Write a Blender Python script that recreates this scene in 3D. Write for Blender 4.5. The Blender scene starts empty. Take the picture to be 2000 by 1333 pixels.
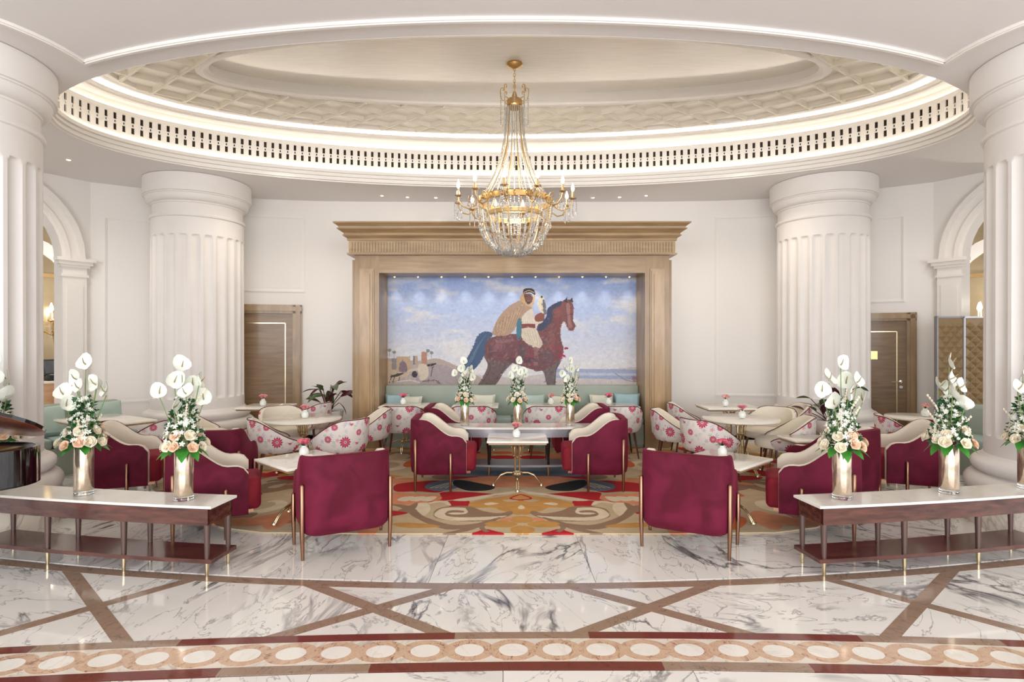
import bpy, math, random
import numpy as np
from mathutils import Vector, Matrix
PI = math.pi
sc = bpy.context.scene
C = sc.collection
random.seed(7)
rng = np.random.default_rng(5)

# ------------------------------------------------------------------ camera, world, light, exposure
cam_d = bpy.data.cameras.new('camera'); cam = bpy.data.objects.new('camera', cam_d); C.objects.link(cam)
cam.location = (0, 0, 1.65); cam.rotation_euler = (PI/2, 0, 0)
cam_d.sensor_width = 36; cam_d.lens = 1100/2000*36; cam_d.clip_start = .05; cam_d.clip_end = 200
sc.camera = cam
sc.view_settings.view_transform = 'Standard'; sc.view_settings.look = 'None'
sc.view_settings.gamma = 1; sc.view_settings.use_curve_mapping = False
sc.view_settings.exposure = 0.97
w = bpy.data.worlds.new('world'); sc.world = w; w.use_nodes = True
w.node_tree.nodes['Background'].inputs[0].default_value = (.93, .95, 1, 1)
w.node_tree.nodes['Background'].inputs[1].default_value = 0.86
sc.cycles.max_bounces = 7; sc.cycles.diffuse_bounces = 4; sc.cycles.glossy_bounces = 3
sc.cycles.transmission_bounces = 4; sc.cycles.transparent_max_bounces = 6
sc.cycles.caustics_reflective = False; sc.cycles.caustics_refractive = False
sc.cycles.sample_clamp_indirect = 6; sc.cycles.use_denoising = True
sc.cycles.use_light_tree = True

def area(name, loc, rot, sx, sy, power, col):
    l = bpy.data.lights.new(name, 'AREA'); l.shape = 'RECTANGLE'; l.size = sx; l.size_y = sy
    l.energy = power; l.color = col
    o = bpy.data.objects.new(name, l); C.objects.link(o); o.location = loc; o.rotation_euler = rot
    return o
area('daylight_window', (0, -6.5, 2.6), (math.radians(84), 0, 0), 15, 4.2, 600, (.93, .96, 1))
def point(name, loc, power, col=(1, .92, .82), r=.05):
    l = bpy.data.lights.new(name, 'POINT'); l.energy = power; l.color = col; l.shadow_soft_size = r
    o = bpy.data.objects.new(name, l); C.objects.link(o); o.location = loc; return o
def spot(name, loc, power, ang, col=(1, .94, .86), r=.03, rot=(0, 0, 0)):
    l = bpy.data.lights.new(name, 'SPOT'); l.energy = power; l.color = col; l.spot_size = math.radians(ang)
    l.spot_blend = .8; l.shadow_soft_size = r
    o = bpy.data.objects.new(name, l); C.objects.link(o); o.location = loc; o.rotation_euler = rot; return o

# ------------------------------------------------------------------ projection helpers (used for layout numbers only)
F, H0, YH = 1100., 1.65, 666.
def fl(px, py, z=0.):
    D = F*(H0-z)/(py-YH); return ((px-1000)/F*D, D)

# ------------------------------------------------------------------ colour + materials
def srgb(r, g, b):
    def f(c):
        c /= 255.
        return c/12.92 if c <= .04045 else ((c+.055)/1.055)**2.4
    return (f(r), f(g), f(b), 1)
MATS = {}
def new_mat(name):
    m = bpy.data.materials.new(name); m.use_nodes = True; MATS[name] = m
    nt = m.node_tree; b = nt.nodes['Principled BSDF']; return m, nt, b
def mat(name, col, rough=.5, metal=0, coat=0, sheen=0, emit=None, es=0, noise=0, nscale=20, bump=0, trans=0, ior=1.45, spec=.5, stretch=None):
    m, nt, b = new_mat(name)
    b.inputs['Base Color'].default_value = col; b.inputs['Roughness'].default_value = rough
    b.inputs['Metallic'].default_value = metal; b.inputs['Coat Weight'].default_value = coat
    b.inputs['Coat Roughness'].default_value = .08
    b.inputs['Sheen Weight'].default_value = sheen; b.inputs['Transmission Weight'].default_value = trans
    b.inputs['IOR'].default_value = ior; b.inputs['Specular IOR Level'].default_value = spec
    if emit: b.inputs['Emission Color'].default_value = emit; b.inputs['Emission Strength'].default_value = es
    if noise or bump:
        tc = nt.nodes.new('ShaderNodeTexCoord'); n = nt.nodes.new('ShaderNodeTexNoise'); n.inputs['Scale'].default_value = nscale
        n.inputs['Detail'].default_value = 4
        if stretch:
            mp = nt.nodes.new('ShaderNodeMapping'); mp.inputs['Scale'].default_value = stretch
            nt.links.new(tc.outputs['Object'], mp.inputs[0]); nt.links.new(mp.outputs[0], n.inputs[0])
        else: nt.links.new(tc.outputs['Object'], n.inputs[0])
        if noise:
            mx = nt.nodes.new('ShaderNodeMix'); mx.data_type = 'RGBA'
            mx.inputs[6].default_value = tuple(c*(1-noise) for c in col[:3])+(1,)
            mx.inputs[7].default_value = tuple(min(1, c*(1+noise)) for c in col[:3])+(1,)
            r = nt.nodes.new('ShaderNodeMapRange'); r.inputs[1].default_value = .3; r.inputs[2].default_value = .7
            nt.links.new(n.outputs[0], r.inputs[0]); nt.links.new(r.outputs[0], mx.inputs[0]); nt.links.new(mx.outputs[2], b.inputs['Base Color'])
        if bump:
            bp = nt.nodes.new('ShaderNodeBump'); bp.inputs['Strength'].default_value = bump; bp.inputs['Distance'].default_value = .01
            nt.links.new(n.outputs[0], bp.inputs['Height']); nt.links.new(bp.outputs[0], b.inputs['Normal'])
    return m
def marble(name, base, vein, rough=.07, scale=1.0, amount=.8, dark=.55, tint=None):
    """white marble with branching veins; each piece gets its own cut of the stone"""
    m, nt, b = new_mat(name); N = nt.nodes.new; L = nt.links.new
    tc = N('ShaderNodeTexCoord'); oi = N('ShaderNodeObjectInfo')
    mul = N('ShaderNodeVectorMath'); mul.operation = 'SCALE'; mul.inputs['Scale'].default_value = 37.
    cx = N('ShaderNodeCombineXYZ'); L(oi.outputs['Random'], cx.inputs[0]); L(oi.outputs['Random'], cx.inputs[2]); L(cx.outputs[0], mul.inputs[0])
    ro = N('ShaderNodeVectorRotate'); ro.rotation_type = 'Z_AXIS'
    am = N('ShaderNodeMath'); am.operation = 'MULTIPLY'; am.inputs[1].default_value = 2.2; L(oi.outputs['Random'], am.inputs[0]); L(am.outputs[0], ro.inputs['Angle'])
    L(tc.outputs['Object'], ro.inputs['Vector'])
    ad = N('ShaderNodeVectorMath'); ad.operation = 'ADD'; L(ro.outputs[0], ad.inputs[0]); L(mul.outputs[0], ad.inputs[1])
    mp = N('ShaderNodeMapping'); mp.inputs['Scale'].default_value = (scale, scale*2.1, scale); L(ad.outputs[0], mp.inputs[0])
    def ridge(s, wid, dist, det):
        n = N('ShaderNodeTexNoise'); n.inputs['Scale'].default_value = s; n.inputs['Detail'].default_value = det
        n.inputs['Distortion'].default_value = dist; n.inputs['Roughness'].default_value = .55
        L(mp.outputs[0], n.inputs[0])
        a = N('ShaderNodeMath'); a.operation = 'SUBTRACT'; a.inputs[1].default_value = .5; L(n.outputs[0], a.inputs[0])
        c = N('ShaderNodeMath'); c.operation = 'ABSOLUTE'; L(a.outputs[0], c.inputs[0])
        r = N('ShaderNodeMapRange'); r.inputs[1].default_value = 0; r.inputs[2].default_value = wid; r.inputs[3].default_value = 1; r.inputs[4].default_value = 0
        L(c.outputs[0], r.inputs[0]); return r
    r1 = ridge(1.3, .03, 1.2, 6); r2 = ridge(3.1, .012, .9, 5)
    msk = N('ShaderNodeTexNoise'); msk.inputs['Scale'].default_value = 1.7; L(mp.outputs[0], msk.inputs[0])
    mr = N('ShaderNodeMapRange'); mr.inputs[1].default_value = .42; mr.inputs[2].default_value = .62; L(msk.outputs[0], mr.inputs[0])
    mm = N('ShaderNodeMath'); mm.operation = 'MULTIPLY'; L(r1.outputs[0], mm.inputs[0]); L(mr.outputs[0], mm.inputs[1])
    m2 = N('ShaderNodeMath'); m2.operation = 'MULTIPLY'; L(r2.outputs[0], m2.inputs[0]); m2.inputs[1].default_value = .6
    m3 = N('ShaderNodeMath'); m3.operation = 'MAXIMUM'; L(mm.outputs[0], m3.inputs[0]); L(m2.outputs[0], m3.inputs[1])
    # broad cloudy greys
    cl = N('ShaderNodeTexNoise'); cl.inputs['Scale'].default_value = 1.0; cl.inputs['Detail'].default_value = 3; L(mp.outputs[0], cl.inputs[0])
    cr = N('ShaderNodeMapRange'); cr.inputs[1].default_value = .5; cr.inputs[2].default_value = .8; cr.inputs[4].default_value = .2; L(cl.outputs[0], cr.inputs[0])
    m4 = N('ShaderNodeMath'); m4.operation = 'MULTIPLY'; m4.inputs[1].default_value = amount; L(m3.outputs[0], m4.inputs[0])
    m5 = N('ShaderNodeMath'); m5.operation = 'MAXIMUM'; L(m4.outputs[0], m5.inputs[0]); L(cr.outputs[0], m5.inputs[1])
    mx = N('ShaderNodeMix'); mx.data_type = 'RGBA'; mx.inputs[6].default_value = base; mx.inputs[7].default_value = vein
    L(m5.outputs[0], mx.inputs[0]); L(mx.outputs[2], b.inputs['Base Color'])
    b.inputs['Roughness'].default_value = rough
    return m
def wood(name, c1, c2, rough=.35, coat=.3, scale=(2, 2, 14), metal=0):
    m, nt, b = new_mat(name); N = nt.nodes.new; L = nt.links.new
    tc = N('ShaderNodeTexCoord'); mp = N('ShaderNodeMapping'); mp.inputs['Scale'].default_value = scale; L(tc.outputs['Object'], mp.inputs[0])
    n = N('ShaderNodeTexNoise'); n.inputs['Scale'].default_value = 3; n.inputs['Detail'].default_value = 6; n.inputs['Distortion'].default_value = .6; L(mp.outputs[0], n.inputs[0])
    cr = N('ShaderNodeMapRange'); cr.inputs[1].default_value = .3; cr.inputs[2].default_value = .7; L(n.outputs[0], cr.inputs[0])
    mx = N('ShaderNodeMix'); mx.data_type = 'RGBA'; mx.inputs[6].default_value = c1; mx.inputs[7].default_value = c2
    L(cr.outputs[0], mx.inputs[0]); L(mx.outputs[2], b.inputs['Base Color'])
    b.inputs['Roughness'].default_value = rough; b.inputs['Coat Weight'].default_value = coat; b.inputs['Coat Roughness'].default_value = .1; b.inputs['Metallic'].default_value = metal
    return m
def velvet(name, c1, c2):
    m, nt, b = new_mat(name); N = nt.nodes.new; L = nt.links.new
    tc = N('ShaderNodeTexCoord'); n = N('ShaderNodeTexNoise'); n.inputs['Scale'].default_value = 5; n.inputs['Detail'].default_value = 3; n.inputs['Distortion'].default_value = .8
    L(tc.outputs['Object'], n.inputs[0])
    cr = N('ShaderNodeMapRange'); cr.inputs[1].default_value = .35; cr.inputs[2].default_value = .65; L(n.outputs[0], cr.inputs[0])
    mx = N('ShaderNodeMix'); mx.data_type = 'RGBA'; mx.inputs[6].default_value = c1; mx.inputs[7].default_value = c2
    L(cr.outputs[0], mx.inputs[0]); L(mx.outputs[2], b.inputs['Base Color'])
    b.inputs['Roughness'].default_value = .75; b.inputs['Sheen Weight'].default_value = .35; b.inputs['Sheen Roughness'].default_value = .35
    b.inputs['Sheen Tint'].default_value = srgb(170, 50, 84); b.inputs['Specular IOR Level'].default_value = .25
    return m

plaster = mat('cream_plaster', srgb(239, 234, 228), .55, bump=.03, nscale=60)
ceil_m = mat('ceiling_paint', srgb(240, 236, 234), .6)
trim_m = mat('moulding_paint', srgb(240, 235, 228), .45)
column_m = mat('column_plaster', srgb(237, 232, 227), .6, noise=.02, nscale=3)
lattice_bg = mat('lattice_panel_paint', srgb(250, 245, 233), .4, noise=.04, nscale=3)
lattice_m = mat('lattice_paint', srgb(236, 229, 216), .5)
silver_m = mat('brushed_silver_leaf', srgb(238, 233, 224), .26, .4, noise=.06, nscale=3, stretch=(1, 14, 1))
dark_slot = mat('grille_dark', srgb(112, 98, 84), .8)
led_m = mat('led_glow', (1, .95, .86, 1), .5, emit=(1, .95, .87, 1), es=4.6)
led_soft = mat('led_glow_soft', (1, .95, .86, 1), .5, emit=(1, .95, .87, 1), es=2.0)
lamp_m = mat('lamp_glow', (1, .9, .75, 1), .5, emit=(1, .84, .62, 1), es=10)
oak = wood('limed_oak', srgb(142, 113, 78), srgb(170, 141, 102), .38, .25, (3, 3, .5))
oak_h = wood('limed_oak_horizontal', srgb(142, 113, 78), srgb(174, 145, 106), .38, .25, (.5, 3, 5))
oak_inset = wood('limed_oak_inset', srgb(160, 128, 88), srgb(188, 156, 114), .34, .3, (3, 3, .5))
oak_gold = wood('limed_oak_frieze', srgb(156, 128, 90), srgb(182, 154, 114), .3, .3, (1, 3, 6))
door_m = wood('door_veneer', srgb(124, 96, 64), srgb(150, 120, 84), .4, .2, (.7, 2, 6))
brass = mat('polished_brass', srgb(214, 178, 118), .22, 1)
pale_brass = mat('pale_brass', srgb(222, 206, 168), .22, 1)
gold = mat('antique_gold', srgb(206, 172, 118), .3, 1)
gold_emi = mat('gilded_rib', srgb(220, 188, 132), .32, .85)
copper = mat('rose_bronze_metal', srgb(146, 108, 86), .3, 1)
chrome = mat('brushed_steel', srgb(210, 208, 204), .22, 1)
velvet_m = velvet('burgundy_velvet', srgb(86, 12, 33), srgb(108, 22, 50))
velvet_seat = velvet('crimson_velvet', srgb(118, 20, 36), srgb(142, 34, 44))
cream_f = mat('cream_upholstery', srgb(232, 222, 203), .85, noise=.03, nscale=8, sheen=.2)
piping_m = mat('maroon_piping', srgb(96, 26, 34), .7)
walnut = wood('walnut_leg', srgb(70, 38, 22), srgb(108, 62, 36), .35, .3, (6, 6, 1))
console_w = wood('mahogany', srgb(62, 34, 28), srgb(104, 62, 50), .25, .5, (1.2, 6, 9))
gunmetal = mat('bronzed_wood_leg', srgb(104, 84, 78), .3, .55)
sage = mat('sage_leather', srgb(156, 165, 152), .5, noise=.05, nscale=3)
sage_seat = mat('sage_seat_fabric', srgb(160, 178, 170), .6, noise=.04, nscale=4)
cush_mint = mat('mint_cushion', srgb(176, 196, 186), .7, noise=.05, nscale=6, bump=.1)
cush_blue = mat('blue_silk_cushion', srgb(158, 186, 192), .5, noise=.08, nscale=6, bump=.15)
cush_cream = mat('ivory_cushion', srgb(214, 214, 198), .7, noise=.04, nscale=6, bump=.1)
marble_floor = marble('veined_white_marble', srgb(238, 233, 225), srgb(92, 88, 92), .06, .62, 1.0)
marble_far = marble('cream_marble', srgb(228, 218, 204), srgb(140, 128, 120), .06, .9, .6)
marble_top = marble('table_marble', srgb(240, 234, 224), srgb(196, 182, 162), .1, 1.5, .4)
brown_marble = marble('brown_marble', srgb(158, 132, 112), srgb(104, 80, 68), .08, 5, .8)
red_marble = marble('oxblood_marble', srgb(120, 62, 54), srgb(84, 36, 34), .08, 4, .5)
breccia = marble('peach_breccia', srgb(212, 180, 152), srgb(136, 74, 58), .08, 7, 1.0)
joint_m = mat('floor_joint', srgb(170, 160, 150), .6)
white_petal = mat('white_petal', srgb(234, 236, 222), .5, sheen=.2, noise=.02, nscale=30)
peach_petal = mat('peach_rose_petal', srgb(240, 206, 176), .55, noise=.05, nscale=30)
ivory_petal = mat('ivory_rose_petal', srgb(243, 232, 208), .55, noise=.04, nscale=30)
pink_petal = mat('pink_rose_petal', srgb(234, 128, 146), .55, noise=.08, nscale=30)
palepink_petal = mat('blush_rose_petal', srgb(240, 186, 180), .55, noise=.06, nscale=30)
green_leaf = mat('bright_leaf', srgb(64, 138, 48), .4, noise=.25, nscale=18)
dark_leaf = mat('dark_leaf', srgb(42, 88, 48), .35, noise=.25, nscale=14)
stem_m = mat('green_stem', srgb(118, 142, 84), .5)
spadix_m = mat('spadix', srgb(150, 138, 96), .6)
maroon_leaf = mat('maroon_leaf', srgb(78, 34, 40), .4, noise=.3, nscale=14)
calathea_leaf = mat('calathea_leaf', srgb(72, 92, 50), .4, noise=.45, nscale=22)
mercury = mat('champagne_mercury_glass', srgb(208, 188, 164), .16, .8, noise=.18, nscale=26, coat=1)
clear_glass = mat('clear_glass', (.96, 1, .98, 1), .03, trans=1)
crystal = mat('crystal', (.93, .9, .85, 1), .06, trans=.62, coat=1, ior=1.5)
bubble_vase = mat('bubbled_white_glass', srgb(236, 238, 230), .15, coat=.6, trans=.0, bump=.5, nscale=60)
pot_m = mat('white_ceramic', srgb(232, 228, 222), .25)
screen_edge = mat('dull_silver_edge', srgb(150, 148, 150), .35, 1)
apron_grey = mat('silvered_apron', srgb(150, 146, 150), .3, .5, noise=.06, nscale=4)
black_gloss = mat('piano_black', srgb(10, 8, 9), .05, coat=1)
piano_in = wood('piano_interior', srgb(92, 34, 22), srgb(132, 56, 34), .15, .6, (4, 1, 1))
mirror_tan = mat('antique_mirror', srgb(168, 152, 122), .12, .75, noise=.2, nscale=2)
quilt = mat('quilted_bronze_leather', srgb(140, 116, 80), .4, noise=.08, nscale=8)
black_plastic = mat('black_plastic', srgb(28, 27, 28), .35)
screen_m = mat('screen_glass', srgb(70, 74, 80), .08)
counter_wood = wood('light_counter_wood', srgb(196, 152, 112), srgb(216, 176, 138), .4, .2, (1, 1, 5))

# ------------------------------------------------------------------ mesh helpers
class MB:
    def __init__(s): s.v = []; s.f = []; s.uv = None
    def add(s, vs, fs):
        o = len(s.v); s.v += [tuple(p) for p in vs]; s.f += [tuple(i+o for i in f) for f in fs]; return s
    def box(s, c, d, rz=0, bev=0):
        x, y, z = d[0]/2, d[1]/2, d[2]/2
        vs = [(sx*x, sy*y, sz*z) for sz in (-1, 1) for sx, sy in ((-1, -1), (1, -1), (1, 1), (-1, 1))]
        ca, sa = math.cos(rz), math.sin(rz)
        vs = [(c[0]+a*ca-b*sa, c[1]+a*sa+b*ca, c[2]+q) for a, b, q in vs]
        return s.add(vs, [(3, 2, 1, 0), (4, 5, 6, 7), (0, 1, 5, 4), (1, 2, 6, 5), (2, 3, 7, 6), (3, 0, 4, 7)])
    def rbox(s, c, d, r=.03, rz=0, seg=3):
        """box with rounded top and bottom edges and rounded corners"""
        X, Y, Z = d[0]/2, d[1]/2, d[2]/2; r = min(r, X, Y, Z); rings = []
        ca, sa = math.cos(rz), math.sin(rz)
        zs = [(-Z+r*(1-math.cos(PI/2*k/seg)), r*(1-math.sin(PI/2*k/seg))) for k in range(seg+1)]
        zs += [(Z-r*(1-math.cos(PI/2*k/seg)), r*(1-math.sin(PI/2*k/seg))) for k in range(seg, -1, -1)]
        n = 0
        for z, ins in zs:
            rr = max(r-ins*.5, .002); ring = []
            for qx, qy, a0 in ((1, 1, 0), (-1, 1, PI/2), (-1, -1, PI), (1, -1, 1.5*PI)):
                for k in range(seg+1):
                    a = a0+PI/2*k/seg
                    x = qx*(X-r)+(r-ins)*math.cos(a); y = qy*(Y-r)+(r-ins)*math.sin(a)
                    ring.append((c[0]+x*ca-y*sa, c[1]+x*sa+y*ca, c[2]+z))
            rings.append(ring)
        return s.loft(rings, True, True)
    def loft(s, rings, close=True, caps=False):
        n = len(rings[0]); o = len(s.v)
        for r in rings: s.v += [tuple(p) for p in r]
        for i in range(len(rings)-1):
            for j in range(n if close else n-1):
                k = (j+1) % n
                s.f.append((o+i*n+j, o+i*n+k, o+(i+1)*n+k, o+(i+1)*n+j))
        if caps:
            s.f.append(tuple(o+j for j in reversed(range(n)))); s.f.append(tuple(o+(len(rings)-1)*n+j for j in range(n)))
        return s
    def lathe(s, prof, n=24, c=(0, 0, 0), caps=True):
        rings = [[(c[0]+r*math.cos(2*PI*k/n), c[1]+r*math.sin(2*PI*k/n), c[2]+z) for k in range(n)] for r, z in prof]
        return s.loft(rings, True, caps)
    def tube(s, path, r, n=8, caps=True):
        P = [Vector(p) for p in path]; rings = []
        rr = r if isinstance(r, (list, tuple)) else [r]*len(P)
        up = Vector((0, 0, 1)); prev = None
        for i, p in enumerate(P):
            t = (P[min(i+1, len(P)-1)]-P[max(i-1, 0)]).normalized()
            if prev is None:
                a = up if abs(t.z) < .9 else Vector((1, 0, 0)); u = t.cross(a).normalized()
            else:
                u = (prev - t*prev.dot(t)); u = u.normalized() if u.length > 1e-6 else t.orthogonal().normalized()
            prev = u; v = t.cross(u)
            rings.append([tuple(p+(u*math.cos(2*PI*k/n)+v*math.sin(2*PI*k/n))*rr[i]) for k in range(n)])
        return s.loft(rings, True, caps)
    def prism(s, poly, z0, z1):
        n = len(poly); vs = [(x, y, z0) for x, y in poly]+[(x, y, z1) for x, y in poly]
        return s.add(vs, [tuple(reversed(range(n))), tuple(range(n, 2*n))]+[(i, (i+1) % n, n+(i+1) % n, n+i) for i in range(n)])
    def sphere(s, c, r, n=8, m=6, sc=(1, 1, 1)):
        rings = []
        for i in range(m+1):
            a = -PI/2+PI*i/m; rad = max(math.cos(a), .02)
            rings.append([(c[0]+r*sc[0]*rad*math.cos(2*PI*k/n), c[1]+r*sc[1]*rad*math.sin(2*PI*k/n), c[2]+r*sc[2]*math.sin(a)) for k in range(n)])
        return s.loft(rings, True, True)
    def octa(s, c, r, rz=None):
        x, y, z = c; rz = rz or r
        return s.add([(x+r, y, z), (x, y+r, z), (x-r, y, z), (x, y-r, z), (x, y, z+rz), (x, y, z-rz)],
                     [(0, 1, 4), (1, 2, 4), (2, 3, 4), (3, 0, 4), (1, 0, 5), (2, 1, 5), (3, 2, 5), (0, 3, 5)])
    def mesh(s, name, m, smooth=True, angle=38):
        me = bpy.data.meshes.new(name); me.from_pydata(s.v, [], s.f); me.materials.append(m)
        if s.uv is not None:
            uvl = me.uv_layers.new(name='UVMap')
            li = np.empty(len(me.loops), dtype=np.int32); me.loops.foreach_get('vertex_index', li)
            uvl.data.foreach_set('uv', np.array(s.uv, dtype=np.float32)[li].ravel())
        me.validate(); me.update()
        if smooth:
            me.polygons.foreach_set('use_smooth', [True]*len(me.polygons)); me.set_sharp_from_angle(angle=math.radians(angle))
        return me
    def obj(s, name, m, parent=None, smooth=True, angle=38, loc=None, rz=None):
        o = bpy.data.objects.new(name, s.mesh(name, m, smooth, angle)); C.objects.link(o)
        if parent: o.parent = parent
        if loc is not None: o.location = loc
        if rz is not None: o.rotation_euler = (0, 0, rz)
        return o
def place(me, name, parent=None, loc=(0, 0, 0), rot=(0, 0, 0), scale=None):
    o = bpy.data.objects.new(name, me); C.objects.link(o); o.parent = parent; o.location = loc; o.rotation_euler = rot
    if scale is not None: o.scale = (scale,)*3 if not isinstance(scale, tuple) else scale
    return o
def tag(o, label=None, cat=None, group=None, kind=None):
    if label: o['label'] = label
    if cat: o['category'] = cat
    if group: o['group'] = group
    if kind: o['kind'] = kind
    return o
def thing(name, label, cat, loc=(0, 0, 0), rz=0, group=None):
    o = bpy.data.objects.new(name, None); C.objects.link(o); o.location = loc; o.rotation_euler = (0, 0, rz)
    o.empty_display_size = .1
    return tag(o, label, cat, group)
def dup(root, loc, rz=0, label=None, group=None, scale=None):
    def rec(o, parent):
        c = o.copy(); C.objects.link(c); c.parent = parent
        for ch in KIDS.get(o.name, []) or [x for x in o.children]: rec(ch, c)
        return c
    r = rec(root, None); r.location = loc; r.rotation_euler = (0, 0, rz)
    if label: r['label'] = label
    if group: r['group'] = group
    if scale: r.scale = (scale,)*3
    return r
KIDS = {}
def face(dx, dy): return math.atan2(-dx, dy)
def smooth01(t): t = max(0, min(1, t)); return t*t*(3-2*t)

# ------------------------------------------------------------------ numpy painter for flat prints (mural, carpet, fabric)
class Canvas:
    def __init__(s, W, H, col):
        s.W, s.H = W, H; s.a = np.empty((H, W, 3), np.float32); s.a[:] = col
    def poly(s, pts, col, al=1.):
        p = np.array(pts, float); x0 = max(int(p[:, 0].min()), 0); x1 = min(int(p[:, 0].max())+2, s.W); y0 = max(int(p[:, 1].min()), 0); y1 = min(int(p[:, 1].max())+2, s.H)
        if x1 <= x0 or y1 <= y0: return
        X, Y = np.meshgrid(np.arange(x0, x1)+.5, np.arange(y0, y1)+.5); ins = np.zeros(X.shape, bool)
        n = len(p)
        for i in range(n):
            xa, ya = p[i]; xb, yb = p[(i+1) % n]
            if ya == yb: continue
            c = ((ya > Y) != (yb > Y)) & (X < (xb-xa)*(Y-ya)/(yb-ya)+xa); ins ^= c
        v = s.a[y0:y1, x0:x1]; v[ins] = v[ins]*(1-al)+np.array(col, np.float32)*al
    def smooth(s, pts, closed=True, k=6):
        P = [np.array(q, float) for q in pts]; n = len(P); out = []
        for i in range(n if closed else n-1):
            if closed: a, b, c, d = P[i-1], P[i], P[(i+1) % n], P[(i+2) % n]
            else: a, b, c, d = P[max(i-1, 0)], P[i], P[i+1], P[min(i+2, n-1)]
            for j in range(k):
                t = j/k; out.append(.5*((2*b)+(-a+c)*t+(2*a-5*b+4*c-d)*t*t+(-a+3*b-3*c+d)*t**3))
        if not closed: out.append(P[-1])
        return out
    def spoly(s, pts, col, al=1.): s.poly(s.smooth(pts), col, al)
    def ell(s, c, rx, ry, col, ang=0, al=1.):
        s.poly([(c[0]+rx*math.cos(t)*math.cos(ang)-ry*math.sin(t)*math.sin(ang), c[1]+rx*math.cos(t)*math.sin(ang)+ry*math.sin(t)*math.cos(ang)) for t in np.linspace(0, 2*PI, 28, endpoint=False)], col, al)
    def stroke(s, pts, wd, col, al=1., sm=True):
        P = np.array(s.smooth(pts, False) if sm and len(pts) > 2 else pts, float); n = len(P)
        T = np.gradient(P, axis=0); T /= np.maximum(np.linalg.norm(T, axis=1, keepdims=True), 1e-6); N = np.stack([-T[:, 1], T[:, 0]], 1)
        W_ = (np.interp(np.linspace(0, 1, n), np.linspace(0, 1, len(wd)), wd) if isinstance(wd, (list, tuple)) else np.full(n, wd))[:, None]/2
        for i in range(n-1):
            s.poly([P[i]+N[i]*W_[i], P[i+1]+N[i+1]*W_[i+1], P[i+1]-N[i+1]*W_[i+1], P[i]-N[i]*W_[i]], col, al)
    def noise(s, amp, cells, sx=1., sy=1.):
        tot = np.zeros((s.H, s.W), np.float32); w_ = 1.
        for o in range(3):
            gx = int(cells*sx*2**o)+2; gy = int(cells*sy*2**o)+2; g = rng.standard_normal((gy, gx)).astype(np.float32)
            xs = np.linspace(0, gx-1.001, s.W); ys = np.linspace(0, gy-1.001, s.H); xi = xs.astype(int); yi = ys.astype(int); fx = xs-xi; fy = (ys-yi)[:, None]
            a = g[yi][:, xi]*(1-fx)+g[yi][:, xi+1]*fx; b_ = g[yi+1][:, xi]*(1-fx)+g[yi+1][:, xi+1]*fx
            tot += (a*(1-fy)+b_*fy)*w_; w_ *= .6
        return tot*amp
    def image(s, name):
        im = bpy.data.images.new(name, s.W, s.H); px = np.ones((s.H, s.W, 4), np.float32); px[..., :3] = np.clip(s.a[::-1], 0, 1)/1.
        im.pixels.foreach_set(px.ravel()); im.update(); im.pack(); return im
def img_mat(name, im, rough=.7, bumpf=0, sheen=0):
    m, nt, b = new_mat(name); t = nt.nodes.new('ShaderNodeTexImage'); t.image = im
    u = nt.nodes.new('ShaderNodeUVMap'); u.uv_map = 'UVMap'; nt.links.new(u.outputs[0], t.inputs[0]); nt.links.new(t.outputs[0], b.inputs['Base Color'])
    b.inputs['Roughness'].default_value = rough; b.inputs['Sheen Weight'].default_value = sheen
    if bumpf:
        n = nt.nodes.new('ShaderNodeTexNoise'); n.inputs['Scale'].default_value = 180; bp = nt.nodes.new('ShaderNodeBump'); bp.inputs['Strength'].default_value = bumpf
        bp.inputs['Distance'].default_value = .004
        tc = nt.nodes.new('ShaderNodeTexCoord'); nt.links.new(tc.outputs['Object'], n.inputs[0]); nt.links.new(n.outputs[0], bp.inputs['Height']); nt.links.new(bp.outputs[0], b.inputs['Normal'])
    return m
def c8(r, g, b): return (r/255, g/255, b/255)
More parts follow.
